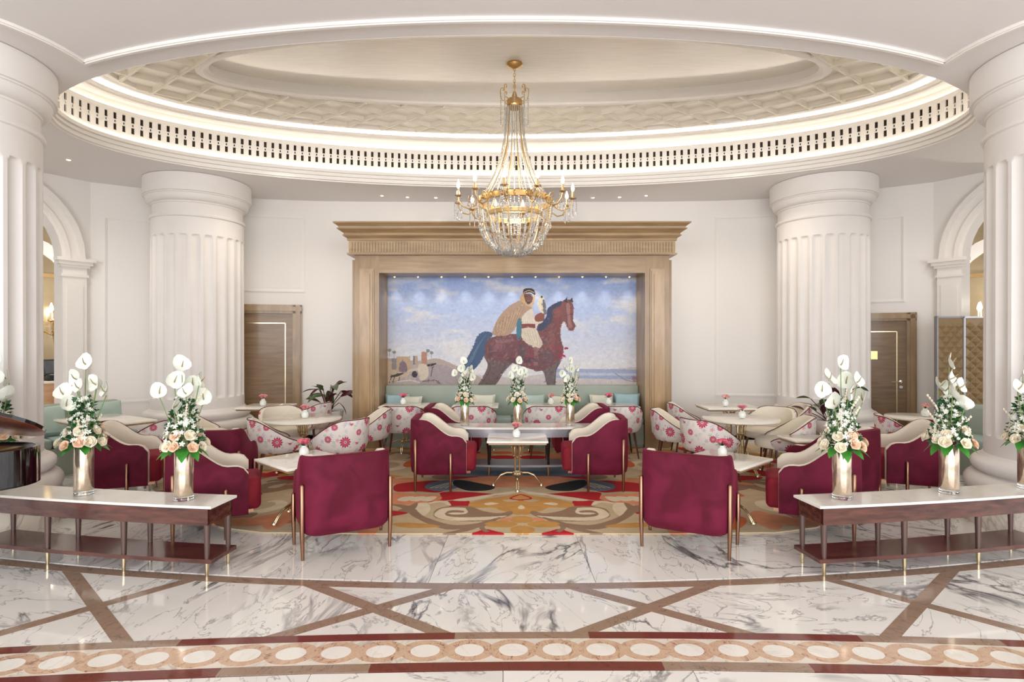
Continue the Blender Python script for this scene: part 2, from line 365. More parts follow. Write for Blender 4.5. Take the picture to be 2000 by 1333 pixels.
# ================================================================== MURAL PRINT
def paint_mural():
    S = 4; X0, Y0, X1, Y1 = 736, 530, 1264, 753
    cv = Canvas((X1-X0)*S, (Y1-Y0)*S, c8(180, 192, 222))
    hh = np.linspace(0, 1, cv.H)[:, None, None]
    top = np.array(c8(128, 152, 206)); mid = np.array(c8(178, 192, 224)); low = np.array(c8(214, 212, 216))
    cv.a[:] = np.where(hh < .25, top+(mid-top)*(hh/.25), mid+(low-mid)*np.clip((hh-.35)/.45, 0, 1))
    n = cv.noise(.9, 4, 2., 3.); cl = np.clip(n, 0, 1)[..., None]*.7
    cv.a[:] = cv.a*(1-cl)+np.array(c8(222, 218, 216))*cl
    P = lambda x, y: ((x-X0)*S, (y-Y0)*S)
    A = lambda pts: [P(880+x/6.06, 540+y/6.06) for x, y in pts]
    B = lambda pts: [P(730+x/10., 660+y/10.) for x, y in pts]
    # ground and sea
    cv.poly([P(736, 738), P(900, 730), P(1000, 738), P(1100, 726), P(1264, 716), P(1264, 753), P(736, 753)], c8(200, 188, 186))
    cv.poly([P(1080, 720), P(1264, 722), P(1264, 742), P(1080, 738)], c8(156, 166, 194))
    cv.poly([P(1080, 727), P(1264, 730), P(1264, 734), P(1080, 733)], c8(186, 190, 206))
    # hill with ruins
    cv.spoly(B([(40, 380), (300, 400), (900, 450), (1200, 400), (1450, 470), (1750, 620), (2000, 720), (2050, 960), (40, 960)]), c8(176, 160, 152))
    cv.spoly(B([(900, 560), (1300, 520), (1700, 700), (1900, 930), (900, 930)]), c8(160, 146, 152), .8)
    cv.spoly(B([(60, 480), (400, 470), (700, 640), (500, 800), (60, 900)]), c8(196, 172, 144), .9)
    for x0, y0, x1, y1, c in ((60, 260, 145, 640, (170, 120, 84)), (445, 365, 715, 660, (186, 160, 128)), (770, 350, 860, 520, (178, 156, 130)), (770, 350, 800, 520, (116, 108, 118)), (930, 275, 1040, 500, (178, 130, 112)), (350, 400, 445, 620, (140, 132, 134))):
        cv.poly(B([(x0, y0), (x1, y0), (x1, y1), (x0, y1)]), c8(*c))
    cv.spoly(B([(500, 660), (505, 520), (570, 450), (640, 520), (645, 650)]), c8(126, 104, 116))
    for x, y in ((215, 300), (310, 240), (400, 280), (1130, 290), (1060, 250)):
        cx, cy = B([(x, y)])[0]; cv.ell((cx, cy), 14, 13, c8(116, 122, 116), 0, .8); cv.stroke(B([(x, y), (x, y+120)]), 3, c8(120, 116, 108), 1, False)
    # hounds
    for k, (dx, c) in enumerate(((0, (60, 54, 60)), (330, (198, 182, 168)), (640, (52, 40, 44)))):
        cv.stroke(B([(330+dx, 760-.35*dx), (480+dx, 720-.3*dx), (580+dx, 690-.3*dx)]), [12, 22, 6], c8(*c))
        for q in (0, 60, 160): cv.stroke(B([(350+dx+q, 760-.3*dx), (300+dx+q*1.1, 880-.2*dx)]), 5, c8(*c), 1, False)
    cv.ell(B([(800, 710)])[0], 22, 26, c8(48, 44, 56)); cv.spoly(B([(870, 540), (1040, 530), (1060, 760), (900, 820)]), c8(206, 192, 172))
    cv.stroke(B([(950, 850), (1200, 830), (1300, 900)]), 8, c8(120, 88, 84)); cv.stroke(B([(450, 860), (700, 830), (900, 870)]), 9, c8(206, 196, 188))
    # right brush
    for k in range(14):
        a = rng.random(2); cv.ell(P(1236+26*a[0], 734+12*a[1]), 16, 8, c8(150+int(30*a[0]), 90+int(40*a[1]), 112), a[0], .6)
    cv.stroke([P(1200, 728), P(1212, 736), P(1228, 744), P(1264, 744)], 6, c8(150, 130, 146)); cv.ell(P(1260, 716), 10, 28, c8(110, 84, 84))
    # horse tail
    cv.spoly(A([(500, 680), (400, 650), (310, 720), (260, 850), (170, 1010), (100, 1130), (200, 1150), (320, 1060), (400, 930), (440, 780)]), c8(62, 84, 118))
    for k in range(16): cv.stroke(A([(430-8*k, 680+10*k), (330-5*k, 800+14*k), (230-6*k, 980+10*k)]), 3, c8(84+4*(k % 3), 106+5*(k % 4), 140), .6)
    # legs, body, neck
    br = c8(112, 66, 70)
    cv.spoly(A([(420, 900), (440, 1060), (360, 1230), (330, 1290), (520, 1290), (640, 1120), (760, 1010), (900, 950)]), c8(104, 84, 82))
    cv.spoly(A([(940, 1020), (1000, 1120), (1100, 1130), (1150, 1300), (1235, 1300), (1250, 1120), (1300, 980), (1100, 900)]), c8(108, 92, 92))
    cv.spoly(A([(440, 760), (560, 700), (760, 680), (1000, 700), (1180, 760), (1320, 800), (1330, 900), (1260, 1010), (1100, 1110), (960, 1100), (780, 1040), (640, 1000), (460, 990), (405, 880)]), br)
    cv.spoly(A([(1010, 700), (1040, 560), (1130, 500), (1160, 380), (1230, 320), (1330, 300), (1440, 330), (1440, 480), (1330, 540), (1300, 680), (1320, 840), (1250, 900), (1080, 860)]), c8(118, 68, 68))
    cv.spoly(A([(1010, 640), (1060, 560), (1130, 480), (1150, 380), (1220, 330), (1310, 290), (1330, 340), (1230, 380), (1210, 470), (1180, 560), (1080, 640)]), c8(56, 60, 88))
    cv.spoly(A([(1320, 300), (1400, 270), (1450, 330), (1455, 440), (1450, 520), (1478, 580), (1450, 636), (1390, 630), (1350, 540), (1300, 470)]), c8(122, 74, 72))
    cv.spoly(A([(1370, 330), (1410, 330), (1420, 500), (1440, 600), (1400, 600), (1380, 480)]), c8(176, 132, 128), .55)
    cv.poly(A([(1335, 300), (1380, 238), (1385, 310)]), c8(66, 54, 66)); cv.poly(A([(1400, 290), (1440, 248), (1452, 310)]), c8(66, 54, 66))
    for k in range(60):
        a = rng.random(3); cv.ell(A([(450+780*a[0], 740+300*a[1])])[0], 14+16*a[2], 7, c8(100+int(50*a[2]), 66+int(28*a[0]), 70+int(26*a[1])), a[1]*3, .3)
    for k in range(22):
        a = rng.random(3); cv.ell(A([(880+110*a[0], 850+190*a[1])])[0], 10, 14, c8(150, 44, 68), a[1]*3, .45)
        cv.ell(A([(1130+200*a[0], 820+150*a[1])])[0], 9, 15, c8(152, 40, 60), a[2]*3, .6)
    for x, y in ((1370, 850), (1335, 940)): cv.ell(A([(x, y)])[0], 16, 9, c8(146, 40, 62))
    # rider
    cv.spoly(A([(500, 690), (540, 540), (620, 420), (740, 320), (860, 280), (950, 340), (960, 420), (880, 480), (800, 560), (690, 690)]), c8(172, 142, 120))
    for k in range(12): cv.stroke(A([(850-20*k, 330+16*k), (740-16*k, 480+12*k), (620-6*k, 680)]), 6, c8(*((146, 112, 86) if k % 2 else (212, 186, 152))), .65)
    cv.spoly(A([(860, 460), (960, 380), (1000, 480), (1100, 480), (1090, 540), (1010, 580), (1000, 640), (850, 640), (840, 540)]), c8(212, 198, 182))
    cv.poly(A([(840, 560), (1000, 560), (1005, 610), (840, 615)]), c8(128, 56, 58))
    cv.spoly(A([(850, 620), (1000, 615), (1050, 700), (1090, 800), (1040, 855), (960, 830), (850, 740)]), c8(206, 192, 172))
    cv.spoly(A([(790, 520), (840, 520), (830, 740), (780, 720)]), c8(70, 116, 132)); cv.poly(A([(990, 830), (1060, 850), (1030, 1060), (980, 1050)]), c8(140, 98, 96))
    cv.spoly(A([(1000, 470), (1060, 430), (1110, 440), (1100, 520), (1010, 530)]), c8(134, 76, 66))
    cv.spoly(A([(820, 270), (860, 200), (900, 200), (900, 320), (950, 340), (990, 240), (980, 180), (1000, 230), (970, 350), (900, 340)]), c8(206, 170, 118))
    cv.ell(A([(925, 255)])[0], 12*1.6, 16*1.8, c8(112, 66, 66)); cv.spoly(A([(862, 200), (870, 150), (930, 138), (990, 160), (998, 220), (940, 185)]), c8(58, 44, 44))
    cv.stroke(A([(865, 190), (930, 165), (990, 195)]), 5, c8(214, 190, 140))
    for dx in (-22, 22): cv.ell(A([(925+dx, 245)])[0], 3, 2, c8(40, 24, 28))
    # falcon
    cv.spoly(A([(1030, 300), (1060, 240), (1090, 230), (1120, 300), (1110, 400), (1100, 440), (1060, 410), (1030, 350)]), c8(222, 212, 190))
    cv.spoly(A([(1090, 280), (1120, 300), (1135, 440), (1100, 420)]), c8(112, 106, 112)); cv.ell(A([(1078, 240)])[0], 8, 9, c8(50, 52, 66))
    cv.stroke(A([(1320, 540), (1370, 560), (1340, 640), (1300, 620)]), 3, c8(210, 204, 200))
    # modelling of the horse: lights on rump and shoulder, dark belly, joints and mane strokes
    for x, y, rx, ry, c, al in ((560, 820, 90, 70, (150, 104, 106), .35), (620, 760, 130, 30, (160, 120, 124), .35), (1180, 760, 60, 120, (142, 88, 84), .4), (1150, 930, 90, 80, (96, 84, 84), .5), (860, 990, 200, 34, (72, 48, 56), .55), (1260, 430, 60, 60, (140, 82, 74), .5), (1200, 640, 50, 90, (134, 82, 80), .45), (470, 900, 34, 90, (86, 60, 66), .5), (840, 880, 44, 90, (80, 70, 78), .6)):
        cx, cy = A([(x, y)])[0]; cv.ell((cx, cy), rx*S/6.06, ry*S/6.06, c8(*c), 0, al); cv.ell((cx, cy), rx*.6*S/6.06, ry*.6*S/6.06, c8(*c), 0, al*.8)
    for p in ([(430, 980), (470, 1090), (380, 1250)], [(620, 1000), (640, 1080), (520, 1240)], [(1100, 1120), (1150, 1290)], [(1280, 990), (1250, 1110), (1230, 1290)]): cv.stroke(A(p), [4, 8, 5], c8(70, 58, 64), .6)
    for k in range(18): cv.stroke(A([(1290-9*k, 300+16*k), (1250-8*k, 350+19*k)]), 3, c8(*((92, 98, 128) if k % 2 else (40, 42, 62))), .7)
    cv.ell(A([(1418, 372)])[0], 4, 3, c8(24, 18, 22)); cv.ell(A([(1458, 592)])[0], 4, 3, c8(40, 26, 30)); cv.stroke(A([(1335, 470), (1410, 450), (1450, 440)]), 3, c8(70, 44, 46), .8); cv.stroke(A([(1350, 330), (1380, 470), (1370, 560)]), 3, c8(80, 50, 50), .7)
    for k in range(420):
        a = rng.random(4); x = 430+880*a[0]; y = (700+320*a[1]) if x < 1150 else (420+560*a[1])
        j = A([(x, y)])[0]; base = cv.a[int(j[1]), int(j[0])]
        if base[0] < .62 and base[2] < .55: cv.ell(j, 6+10*a[2], 3+4*a[3], c8(*((84, 62, 70), (146, 108, 108), (104, 54, 58), (92, 78, 82))[k % 4]), a[3]*3.1, .5)
    for k in range(200):
        a = rng.random(4); j = A([(380+900*a[0], 980+300*a[1])])[0]; base = cv.a[int(min(j[1], cv.H-1)), int(j[0])]
        if base.max() < .5: cv.ell(j, 4+6*a[2], 3+8*a[3], c8(*((80, 66, 72), (128, 108, 110), (96, 84, 88))[k % 3]), a[3], .5)
    # folds of the robe and trousers, belt, glove
    for k in range(9): cv.stroke(A([(870+14*k, 500+4*k), (880+12*k, 560)]), 3, c8(*((178, 164, 150) if k % 2 else (232, 222, 208))), .7)
    for k in range(12): cv.stroke(A([(860+15*k, 640), (880+16*k, 700+6*k), (930+11*k, 770+5*k)]), 3, c8(*((170, 150, 130) if k % 2 else (226, 216, 200))), .6)
    for k in range(26): cv.stroke(A([(880-14*k, 320+9*k), (840-13*k, 420+9*k), (760-9*k, 600+3*k)]), 4, c8(*((128, 96, 80), (206, 184, 160), (176, 134, 104))[k % 3]), .5)
    cv.spoly(A([(868, 215), (905, 205), (960, 212), (975, 260), (955, 310), (925, 325), (890, 300)]), c8(118, 74, 70)); cv.spoly(A([(885, 285), (930, 300), (962, 285), (940, 325), (905, 320)]), c8(64, 40, 44), .8)
    cv.stroke(A([(862, 220), (880, 300), (925, 345), (970, 300), (985, 230)]), [7, 6, 6, 6, 7], c8(206, 172, 122)); cv.stroke(A([(880, 238), (905, 234)]), 3, c8(40, 26, 30)); cv.stroke(A([(935, 236), (960, 240)]), 3, c8(40, 26, 30)); cv.stroke(A([(922, 245), (924, 275)]), 2, c8(150, 104, 96)); cv.stroke(A([(905, 290), (940, 292)]), 2, c8(190, 160, 150))
    # loose brushwork all over
    for k in range(5200):
        x = int(rng.uniform(8, cv.W-8)); y = int(rng.uniform(8, cv.H-8)); c = cv.a[y, x]*(1+rng.normal(0, .028)); cv.ell((x, y), rng.uniform(6, 18), rng.uniform(2, 4.5), c, rng.normal(0, .35) if c[2] > c[0] else rng.uniform(0, 3.1), .6)
    nn = cv.noise(.018, 60, 2, 1)[..., None]; cv.a[:] = cv.a*(1+nn)
    cv.a += rng.standard_normal(cv.a.shape[:2])[..., None].astype(np.float32)*.012
    return cv.image('mural_print')

# ================================================================== CARPET PRINT
CX0, CX1, CY0, CY1, CS = -6.2, 6.38, 4.6, 9.0, 170
def paint_carpet():
    cv = Canvas(int((CX1-CX0)*CS), int((CY1-CY0)*CS), c8(196, 174, 142))
    ax = .09
    Wd = lambda X, Y: ((X-CX0)*CS, (CY1-Y)*CS)
    beige, cream, tan, ochre, red, orange, salmon, black, slate = [c8(*c) for c in ((196, 174, 140), (222, 206, 178), (146, 116, 92), (196, 144, 74), (178, 12, 26), (206, 104, 52), (214, 140, 100), (18, 18, 22), (112, 122, 136))]
    def both(fn, pts, *a):
        fn([Wd(x, y) for x, y in pts], *a); fn([Wd(2*ax-x, y) for x, y in pts], *a)
    Z = lambda pts: [fl(680+x/3.125, 860+y/3.125) for x, y in pts]
    # large generic swirls over the field, mirrored about the axis
    r2 = random.Random(11)
    for k in range(60):
        cx, cy = r2.uniform(-6, -1.6), r2.uniform(5.0, 8.8); R = r2.uniform(.25, .6); a0 = r2.uniform(0, 6.28)
        sp = [(cx+R*(1-.11*i)*math.cos(a0+i*.62), cy+R*(1-.11*i)*math.sin(a0+i*.62)) for i in range(9)]
        both(cv.stroke, sp, [4, 26, 20, 6], (tan, cream, beige, tan)[k % 4])
    for k in range(150):
        cx, cy = r2.uniform(-6, -1.2), r2.uniform(4.9, 8.8); a = r2.uniform(0, 3.14); R = r2.uniform(.12, .32)
        pt = [(cx+R*math.cos(t)*math.cos(a)-.4*R*math.sin(t)*math.sin(a), cy+R*math.cos(t)*math.sin(a)+.4*R*math.sin(t)*math.cos(a)) for t in np.linspace(0, 6.28, 12, endpoint=False)]
        both(cv.spoly, pt, (ochre, orange, salmon, tan, ochre, red)[k % 6]);
    for k in range(26):
        cx, cy = r2.uniform(-.9, .09), r2.uniform(6.6, 8.6); R = r2.uniform(.1, .26)
        both(cv.spoly, [(cx+R*math.cos(t), cy+.7*R*math.sin(t)) for t in np.linspace(0, 6.28, 9, endpoint=False)], (orange, ochre, salmon, red, tan)[k % 5])
    # far ornament under the tables
    both(cv.spoly, [(ax, 7.4), (-.5, 7.3), (-.9, 7.0), (-.7, 6.8), (ax, 6.9)], slate)
    both(cv.spoly, [(ax, 6.75), (-.3, 6.8), (-.9, 6.6), (-1.5, 6.7), (-1.2, 6.35), (-.5, 6.3), (ax, 6.35)], salmon)
    # central ornament traced in floor coordinates (left half, mirrored)
    both(cv.spoly, Z([(1040, 590), (900, 590), (700, 560), (500, 585), (270, 580), (280, 300), (560, 330), (1060, 330), (1060, 590)]), beige)
    both(cv.spoly, Z([(275, 300), (300, 275), (420, 260), (560, 255), (640, 280), (560, 325), (420, 320), (300, 322)]), red)
    both(cv.spoly, Z([(470, 300), (500, 268), (640, 248), (760, 262), (660, 300), (560, 318)]), slate)
    for q in range(4): both(cv.stroke, Z([(500+30*q, 300), (600+20*q, 270), (700, 265)]), 4, cream)
    both(cv.spoly, Z([(640, 275), (660, 250), (760, 262), (890, 290), (860, 312), (760, 318), (690, 305)]), black)
    both(cv.spoly, Z([(250, 400), (270, 330), (400, 335), (560, 345), (580, 372), (480, 385), (400, 398)]), salmon)
    for q in range(3): both(cv.spoly, Z([(300+70*q, 375), (330+70*q, 355), (400+70*q, 352), (360+70*q, 380)]), cream)
    both(cv.spoly, Z([(560, 330), (640, 322), (760, 325), (900, 335), (1000, 320), (880, 350), (700, 365), (560, 380), (480, 385), (570, 368)]), red)
    both(cv.spoly, Z([(730, 375), (730, 410), (620, 412), (600, 385), (640, 376)]), red)
    both(cv.stroke, Z([(490, 396), (540, 384), (590, 386), (622, 408)]), [4, 12, 12, 4], cream)
    both(cv.spoly, Z([(1060, 312), (1000, 335), (900, 345), (790, 370), (700, 380), (640, 372), (800, 348), (960, 325)]), cream)
    both(cv.spoly, Z([(1060, 340), (960, 350), (850, 365), (740, 392), (760, 420), (880, 420), (940, 440), (1060, 460)]), ochre)
    both(cv.spoly, Z([(1060, 338), (1010, 348), (985, 366), (1060, 374)]), red)
    both(cv.spoly, Z([(1060, 342), (1018, 352), (1000, 364), (1060, 369)]), ochre)
    both(cv.spoly, Z([(830, 395), (870, 388), (920, 395), (850, 405)]), cream)
    both(cv.spoly, Z([(1060, 405), (1040, 412), (1036, 424), (1060, 428)]), cream)
    for yy in (378,): both(cv.ell if False else cv.spoly, Z([(940, 376), (980, 370), (1040, 376), (990, 386)]), beige)
    # big scrolls
    both(cv.spoly, Z([(520, 470), (540, 430), (620, 412), (740, 412), (820, 440), (920, 455), (990, 440), (1000, 460), (920, 490), (780, 505), (640, 500), (560, 490)]), tan)
    both(cv.spoly, Z([(525, 468), (560, 430), (640, 418), (740, 425), (765, 445), (720, 466), (640, 468), (600, 458), (640, 450), (700, 450), (700, 440), (640, 436), (600, 446), (600, 470), (700, 480), (880, 475), (970, 470), (880, 492), (740, 500), (600, 496)]), cream)
    both(cv.stroke, Z([(590, 455), (640, 468), (720, 466), (760, 448), (740, 420)]), [3, 9, 14, 16, 14], tan)
    both(cv.spoly, Z([(400, 400), (480, 392), (500, 430), (460, 470), (380, 460)]), cream)
    both(cv.stroke, Z([(260, 400), (360, 420), (440, 480), (620, 540), (820, 520)]), [4, 18, 14, 22, 10], tan)
    both(cv.stroke, Z([(420, 390), (350, 440), (260, 470)]), [4, 26, 6], tan)
    both(cv.spoly, Z([(255, 470), (260, 440), (330, 445), (362, 455), (300, 468)]), red)
    both(cv.spoly, Z([(270, 520), (340, 512), (480, 520), (560, 536), (440, 545), (320, 540)]), ochre)
    both(cv.stroke, Z([(560, 585), (700, 560), (840, 512), (930, 480)]), [4, 14, 14, 4], tan)
    both(cv.spoly, Z([(830, 520), (870, 505), (960, 502), (1030, 518), (1000, 538), (900, 542), (840, 535)]), ochre)
    both(cv.spoly, Z([(1060, 474), (1000, 480), (985, 498), (1020, 512), (1060, 512)]), ochre)
    both(cv.spoly, Z([(1060, 532), (1000, 542), (990, 565), (1030, 578), (1060, 580)]), ochre)
    both(cv.spoly, Z([(920, 500), (950, 484), (1000, 484), (980, 500)]), salmon)
    both(cv.spoly, Z([(760, 582), (790, 566), (840, 552), (900, 566), (945, 580)]), red)
    both(cv.stroke, Z([(830, 522), (815, 545), (850, 570)]), 8, tan)
    nn = cv.noise(.02, 60, 2, 1)[..., None]; cv.a[:] = cv.a*(1+nn)
    return cv.image('carpet_print')

# ================================================================== FLORAL FABRIC PRINT
def paint_floral():
    N = 640; cv = Canvas(N, N, c8(226, 218, 210)); r3 = random.Random(4)
    def tile(fn):
        for dx in (-N, 0, N):
            for dy in (-N, 0, N): fn(dx, dy)
    def flower(x, y, R, col, col2, petals, cen):
        def go(dx, dy):
            if not (-R < x+dx < N+R and -R < y+dy < N+R): return
            for ring, (rr, c) in enumerate(((1, col), (.72, col2))):
                for k in range(petals):
                    a = 2*PI*k/petals+ring*.3; cv.ell((x+dx+rr*R*.6*math.cos(a), y+dy+rr*R*.6*math.sin(a)), rr*R*.4, R*.17, c, a, .95)
            cv.ell((x+dx, y+dy), R*.24, R*.24, c8(226, 210, 190)); cv.ell((x+dx, y+dy), R*.14, R*.14, cen)
        tile(go)
    for k in range(60):
        x, y = r3.uniform(0, N), r3.uniform(0, N); L_ = r3.uniform(20, 46); a = r3.uniform(0, 6.28); c = (c8(184, 198, 184), c8(196, 188, 202), c8(206, 202, 194))[k % 3]
        tile(lambda dx, dy: [cv.ell((x+dx+L_*.6*math.cos(a+q), y+dy+L_*.6*math.sin(a+q)), L_*.5, L_*.16, c, a+q, .8) for q in (-.7, 0, .7)])
    for k in range(16): flower(r3.uniform(0, N), r3.uniform(0, N), r3.uniform(18, 30), c8(206, 196, 206), c8(196, 186, 200), 6, c8(180, 160, 180))
    for k in range(7): flower(90+r3.uniform(0, N), r3.uniform(0, N), 26, c8(214, 130, 140), c8(226, 160, 164), 5, c8(150, 60, 80))
    crim, crim2 = c8(176, 48, 80), c8(202, 92, 118)
    for x, y, R in ((150, 130, 66), (430, 250, 74), (170, 420, 60), (470, 540, 66), (320, 30, 40), (590, 90, 44), (30, 590, 40)): flower(x % N, y, R, crim, crim2, 12, c8(110, 120, 100))
    for x, y in ((300, 150), (300, 330), (560, 370), (60, 260), (330, 480), (220, 560)):
        tile(lambda dx, dy: [cv.ell((x+dx+13*math.cos(q), y+dy+13*math.sin(q)), 14, 5, c8(184, 66, 92), q, .9) for q in (0, .8, 1.6, 2.4, 3.3)])
    return cv.image('floral_print')

carpet_m = img_mat('carpet_pattern', paint_carpet(), .95, .4, 0)
mural_m = img_mat('mural_canvas', paint_mural(), .6, .1)
floral_m = img_mat('floral_fabric', paint_floral(), .8, .1)
# ================================================================== FLOOR
PC = (0., 21.3)                                  # centre of the curved bands in front of the lounge
def pol(R, a): return (PC[0]+R*math.sin(a), PC[1]-R*math.cos(a))
def arcp(R, a0, a1, n): return [pol(R, a0+(a1-a0)*i/n) for i in range(n+1)]
BC = (.43, 3.157-31.)
def polb(R, a): return (BC[0]+R*math.sin(a), BC[1]+R*math.cos(a))
m = MB(); m.box((0, 3.5, -.06), (24, 21, .1)); floor = tag(m.obj('floor', joint_m, smooth=False), kind='structure')
def slab(poly, name='marble_slab', mt=None, z=.0, th=.012):
    cx = sum(p[0] for p in poly)/len(poly); cy = sum(p[1] for p in poly)/len(poly)
    q = [((x-cx), (y-cy)) for x, y in poly]
    k = MB(); k.prism(q, z-th, z); return k.obj(name, mt or marble_floor, floor, smooth=False, loc=(cx, cy, 0))
def shrink(poly, g=.0025):
    cx = sum(p[0] for p in poly)/len(poly); cy = sum(p[1] for p in poly)/len(poly); out = []
    for x, y in poly:
        d = math.hypot(x-cx, y-cy); s = max(0, 1-g/d); out.append((cx+(x-cx)*s, cy+(y-cy)*s))
    return out
rows = [17.46, 16.42, 15.4, 14.4, 13.4, 12.4, 11.4]
for i in range(len(rows)-1):
    n = 12; aw = 6.9/16.; off = .5 if i % 2 else 0
    st = .0655*17.46/rows[i]
    for j in range(-6, 7):
        a0, a1 = (j-.5+off)*st, (j+.5+off)*st
        if i >= 2 and abs(a0+a1)/2*rows[i] < 2.4 and rows[i] > 0 and 21.3-rows[i] < 8: continue     # wholly under the carpet
        p = [pol(rows[i], a0), pol(rows[i], a1), pol(rows[i+1], a1), pol(rows[i+1], a0)]
        slab(shrink(p), mt=marble_floor if i < 2 else marble_far)
for j in range(-9, 10):                          # behind, up to the walls
    if abs(j) > 2: slab(shrink([(j*1.0-.5, 9.4), (j*1.+.5, 9.4), (j*1.+.5, 10.6), (j*1.-.5, 10.6)]), mt=marble_far)
topY = lambda X: PC[1]-math.sqrt(17.50**2-X*X)
botY = lambda X: BC[1]+math.sqrt(31.**2-(X-BC[0])**2)
CXS = [-6.15, -4.4, -2.62, -.87, .865, 2.60, 4.4, 6.15]
hx = .5
def tb(cx): return [(cx*1.03-hx-.03, topY(cx*1.03-hx)), (cx*1.03+hx+.03, topY(cx*1.03+hx)), (cx*.99+hx, botY(cx+hx)), (cx*.99-hx, botY(cx-hx))]
def cross(a, b, c, d):
    x1, y1 = a; x2, y2 = b; x3, y3 = c; x4, y4 = d; den = (x1-x2)*(y3-y4)-(y1-y2)*(x3-x4)
    t = ((x1-x3)*(y3-y4)-(y1-y3)*(x3-x4))/den; return (x1+t*(x2-x1), y1+t*(y2-y1))
prev = None
for cx in CXS:
    tl, tr, br_, bl = tb(cx); c = cross(tl, br_, tr, bl)
    slab(shrink([tl, c, tr])); slab(shrink([bl, br_, c]))
    if prev:
        ptr, pbr, pc = prev
        slab(shrink([ptr, pc, pbr, bl, c, tl]) if False else shrink([pc, pbr, bl, c, tl, ptr]))
    prev = (tr, br_, c)
    for a, b in ((tl, br_), (tr, bl)):
        d = Vector((b[0]-a[0], b[1]-a[1])).normalized(); nrm = Vector((-d.y, d.x))*.042
        for u, v in ((a, c), (c, b)):
            u2 = Vector(u); v2 = Vector(v)
            slab([tuple(u2+nrm), tuple(u2-nrm), tuple(v2-nrm), tuple(v2+nrm)], 'diagonal_band', brown_marble, .0008+(.0002 if a is tr else 0), .010)
for i in range(-9, 9):                           # the thin brown arc that the consoles follow
    a0, a1 = i*.042, (i+1)*.042
    slab(arcp(17.565, a0, a1, 4)+arcp(17.475, a1, a0, 4), 'border_strip', brown_marble, .0012, .010)
R2, R3 = 31.0, 30.705
for R in (R2, R3):
    for i in range(-9, 9):
        a0, a1 = i*.0242+(.011 if R == R3 else 0), (i+1)*.0242+(.011 if R == R3 else 0)
        A_ = [polb(R+.035, a0+(a1-a0)*k/3) for k in range(4)]+[polb(R-.035, a1+(a0-a1)*k/3) for k in range(4)]
        slab(A_, 'border_strip', red_marble if (i*7+(R == R2)) % 3 else brown_marble, .0012, .010)
for i in range(-7, 7):
    a0, a1 = i*.031, (i+1)*.031
    slab(shrink([polb(R2-.03, a0), polb(R2-.03, a1), polb(R3+.03, a1), polb(R3+.03, a0)], .0005), mt=marble_far, z=0)
step = .2345/30.85
for i in range(-15, 16):
    a = i*step+.0015; cx, cy = polb(30.853, a)
    ro, ri = (.135, .104), (.078, .06)
    k = MB(); n = 28
    top = []
    for (rx, ry), z in ((ro, -.01), (ro, .0008), (ri, .0008), (ri, -.01)):
        top.append([(rx*math.cos(2*PI*t/n), ry*math.sin(2*PI*t/n), z+(.0002 if i % 2 else 0)) for t in range(n)])
    k.loft(top); k.obj('rosette_ring', breccia, floor, smooth=False, loc=(cx, cy, 0), rz=-a)
    k = MB(); k.prism([(ri[0]*math.cos(2*PI*t/n), ri[1]*math.sin(2*PI*t/n)) for t in range(n)], -.01, .0012); k.obj('rosette_centre', marble_top, floor, smooth=False, loc=(cx, cy, 0), rz=-a)
for r in range(3):                               # rows nearest the camera
    for j in range(-5, 6):
        a0, a1 = (j-.5+.5*(r % 2))*.031, (j+.5+.5*(r % 2))*.031
        Ra, Rb = R3-.04-r*.95, R3-.04-(r+1)*.95
        slab(shrink([polb(Ra, a0), polb(Ra, a1), polb(Rb, a1), polb(Rb, a0)]))
# carpet
half = [(0, 4.79), (1.2, 4.79), (2.2, 4.82), (2.62, 4.95), (3.1, 5.35), (3.9, 6.1), (4.7, 7.0), (5.05, 7.6), (4.75, 7.95), (4.1, 8.1), (3.9, 8.95)]
outl = [(x+.06, y) for x, y in half]+[(-x+.06, y) for x, y in reversed(half[1:])]
k = MB(); n = len(outl); k.prism(outl, 0.0015, .014)
k.uv = [((x-CX0)/(CX1-CX0), (y-CY0)/(CY1-CY0)) for x, y, z in k.v]
tag(k.obj('carpet', carpet_m, smooth=False), 'large patterned lounge carpet with red, ochre and cream scrolls', 'carpet')

# ================================================================== WALLS
WH = 4.12
wp = [(0, 10.0), (1.5, 9.99), (2.7, 9.97), (3.6, 9.92), (4.3, 9.8), (5.0, 9.55), (5.6, 9.3), (6.1, 9.03), (6.6, 8.72)]
def wy(x): return float(np.interp(abs(x), [p[0] for p in wp], [p[1] for p in wp]))
def wallstrip(b, x0, x1, z0, z1, off0, off1, n=None):
    """solid strip that follows the curved wall; off = distance in front of the wall face"""
    xs = [x0]+[s*px for px, _ in wp for s in (-1, 1) if x0 < s*px < x1]+[x1]; xs = sorted(set(xs)); rings = []
    for x in xs:
        e = .01; t = Vector((2*e, wy(x+e)-wy(x-e))).normalized(); nx, ny = t.y, -t.x
        y = wy(x); rings.append([(x+nx*o, y+ny*o, z) for o, z in ((off0, z0), (off1, z0), (off1, z1), (off0, z1))])
    b.loft(rings, True, True)
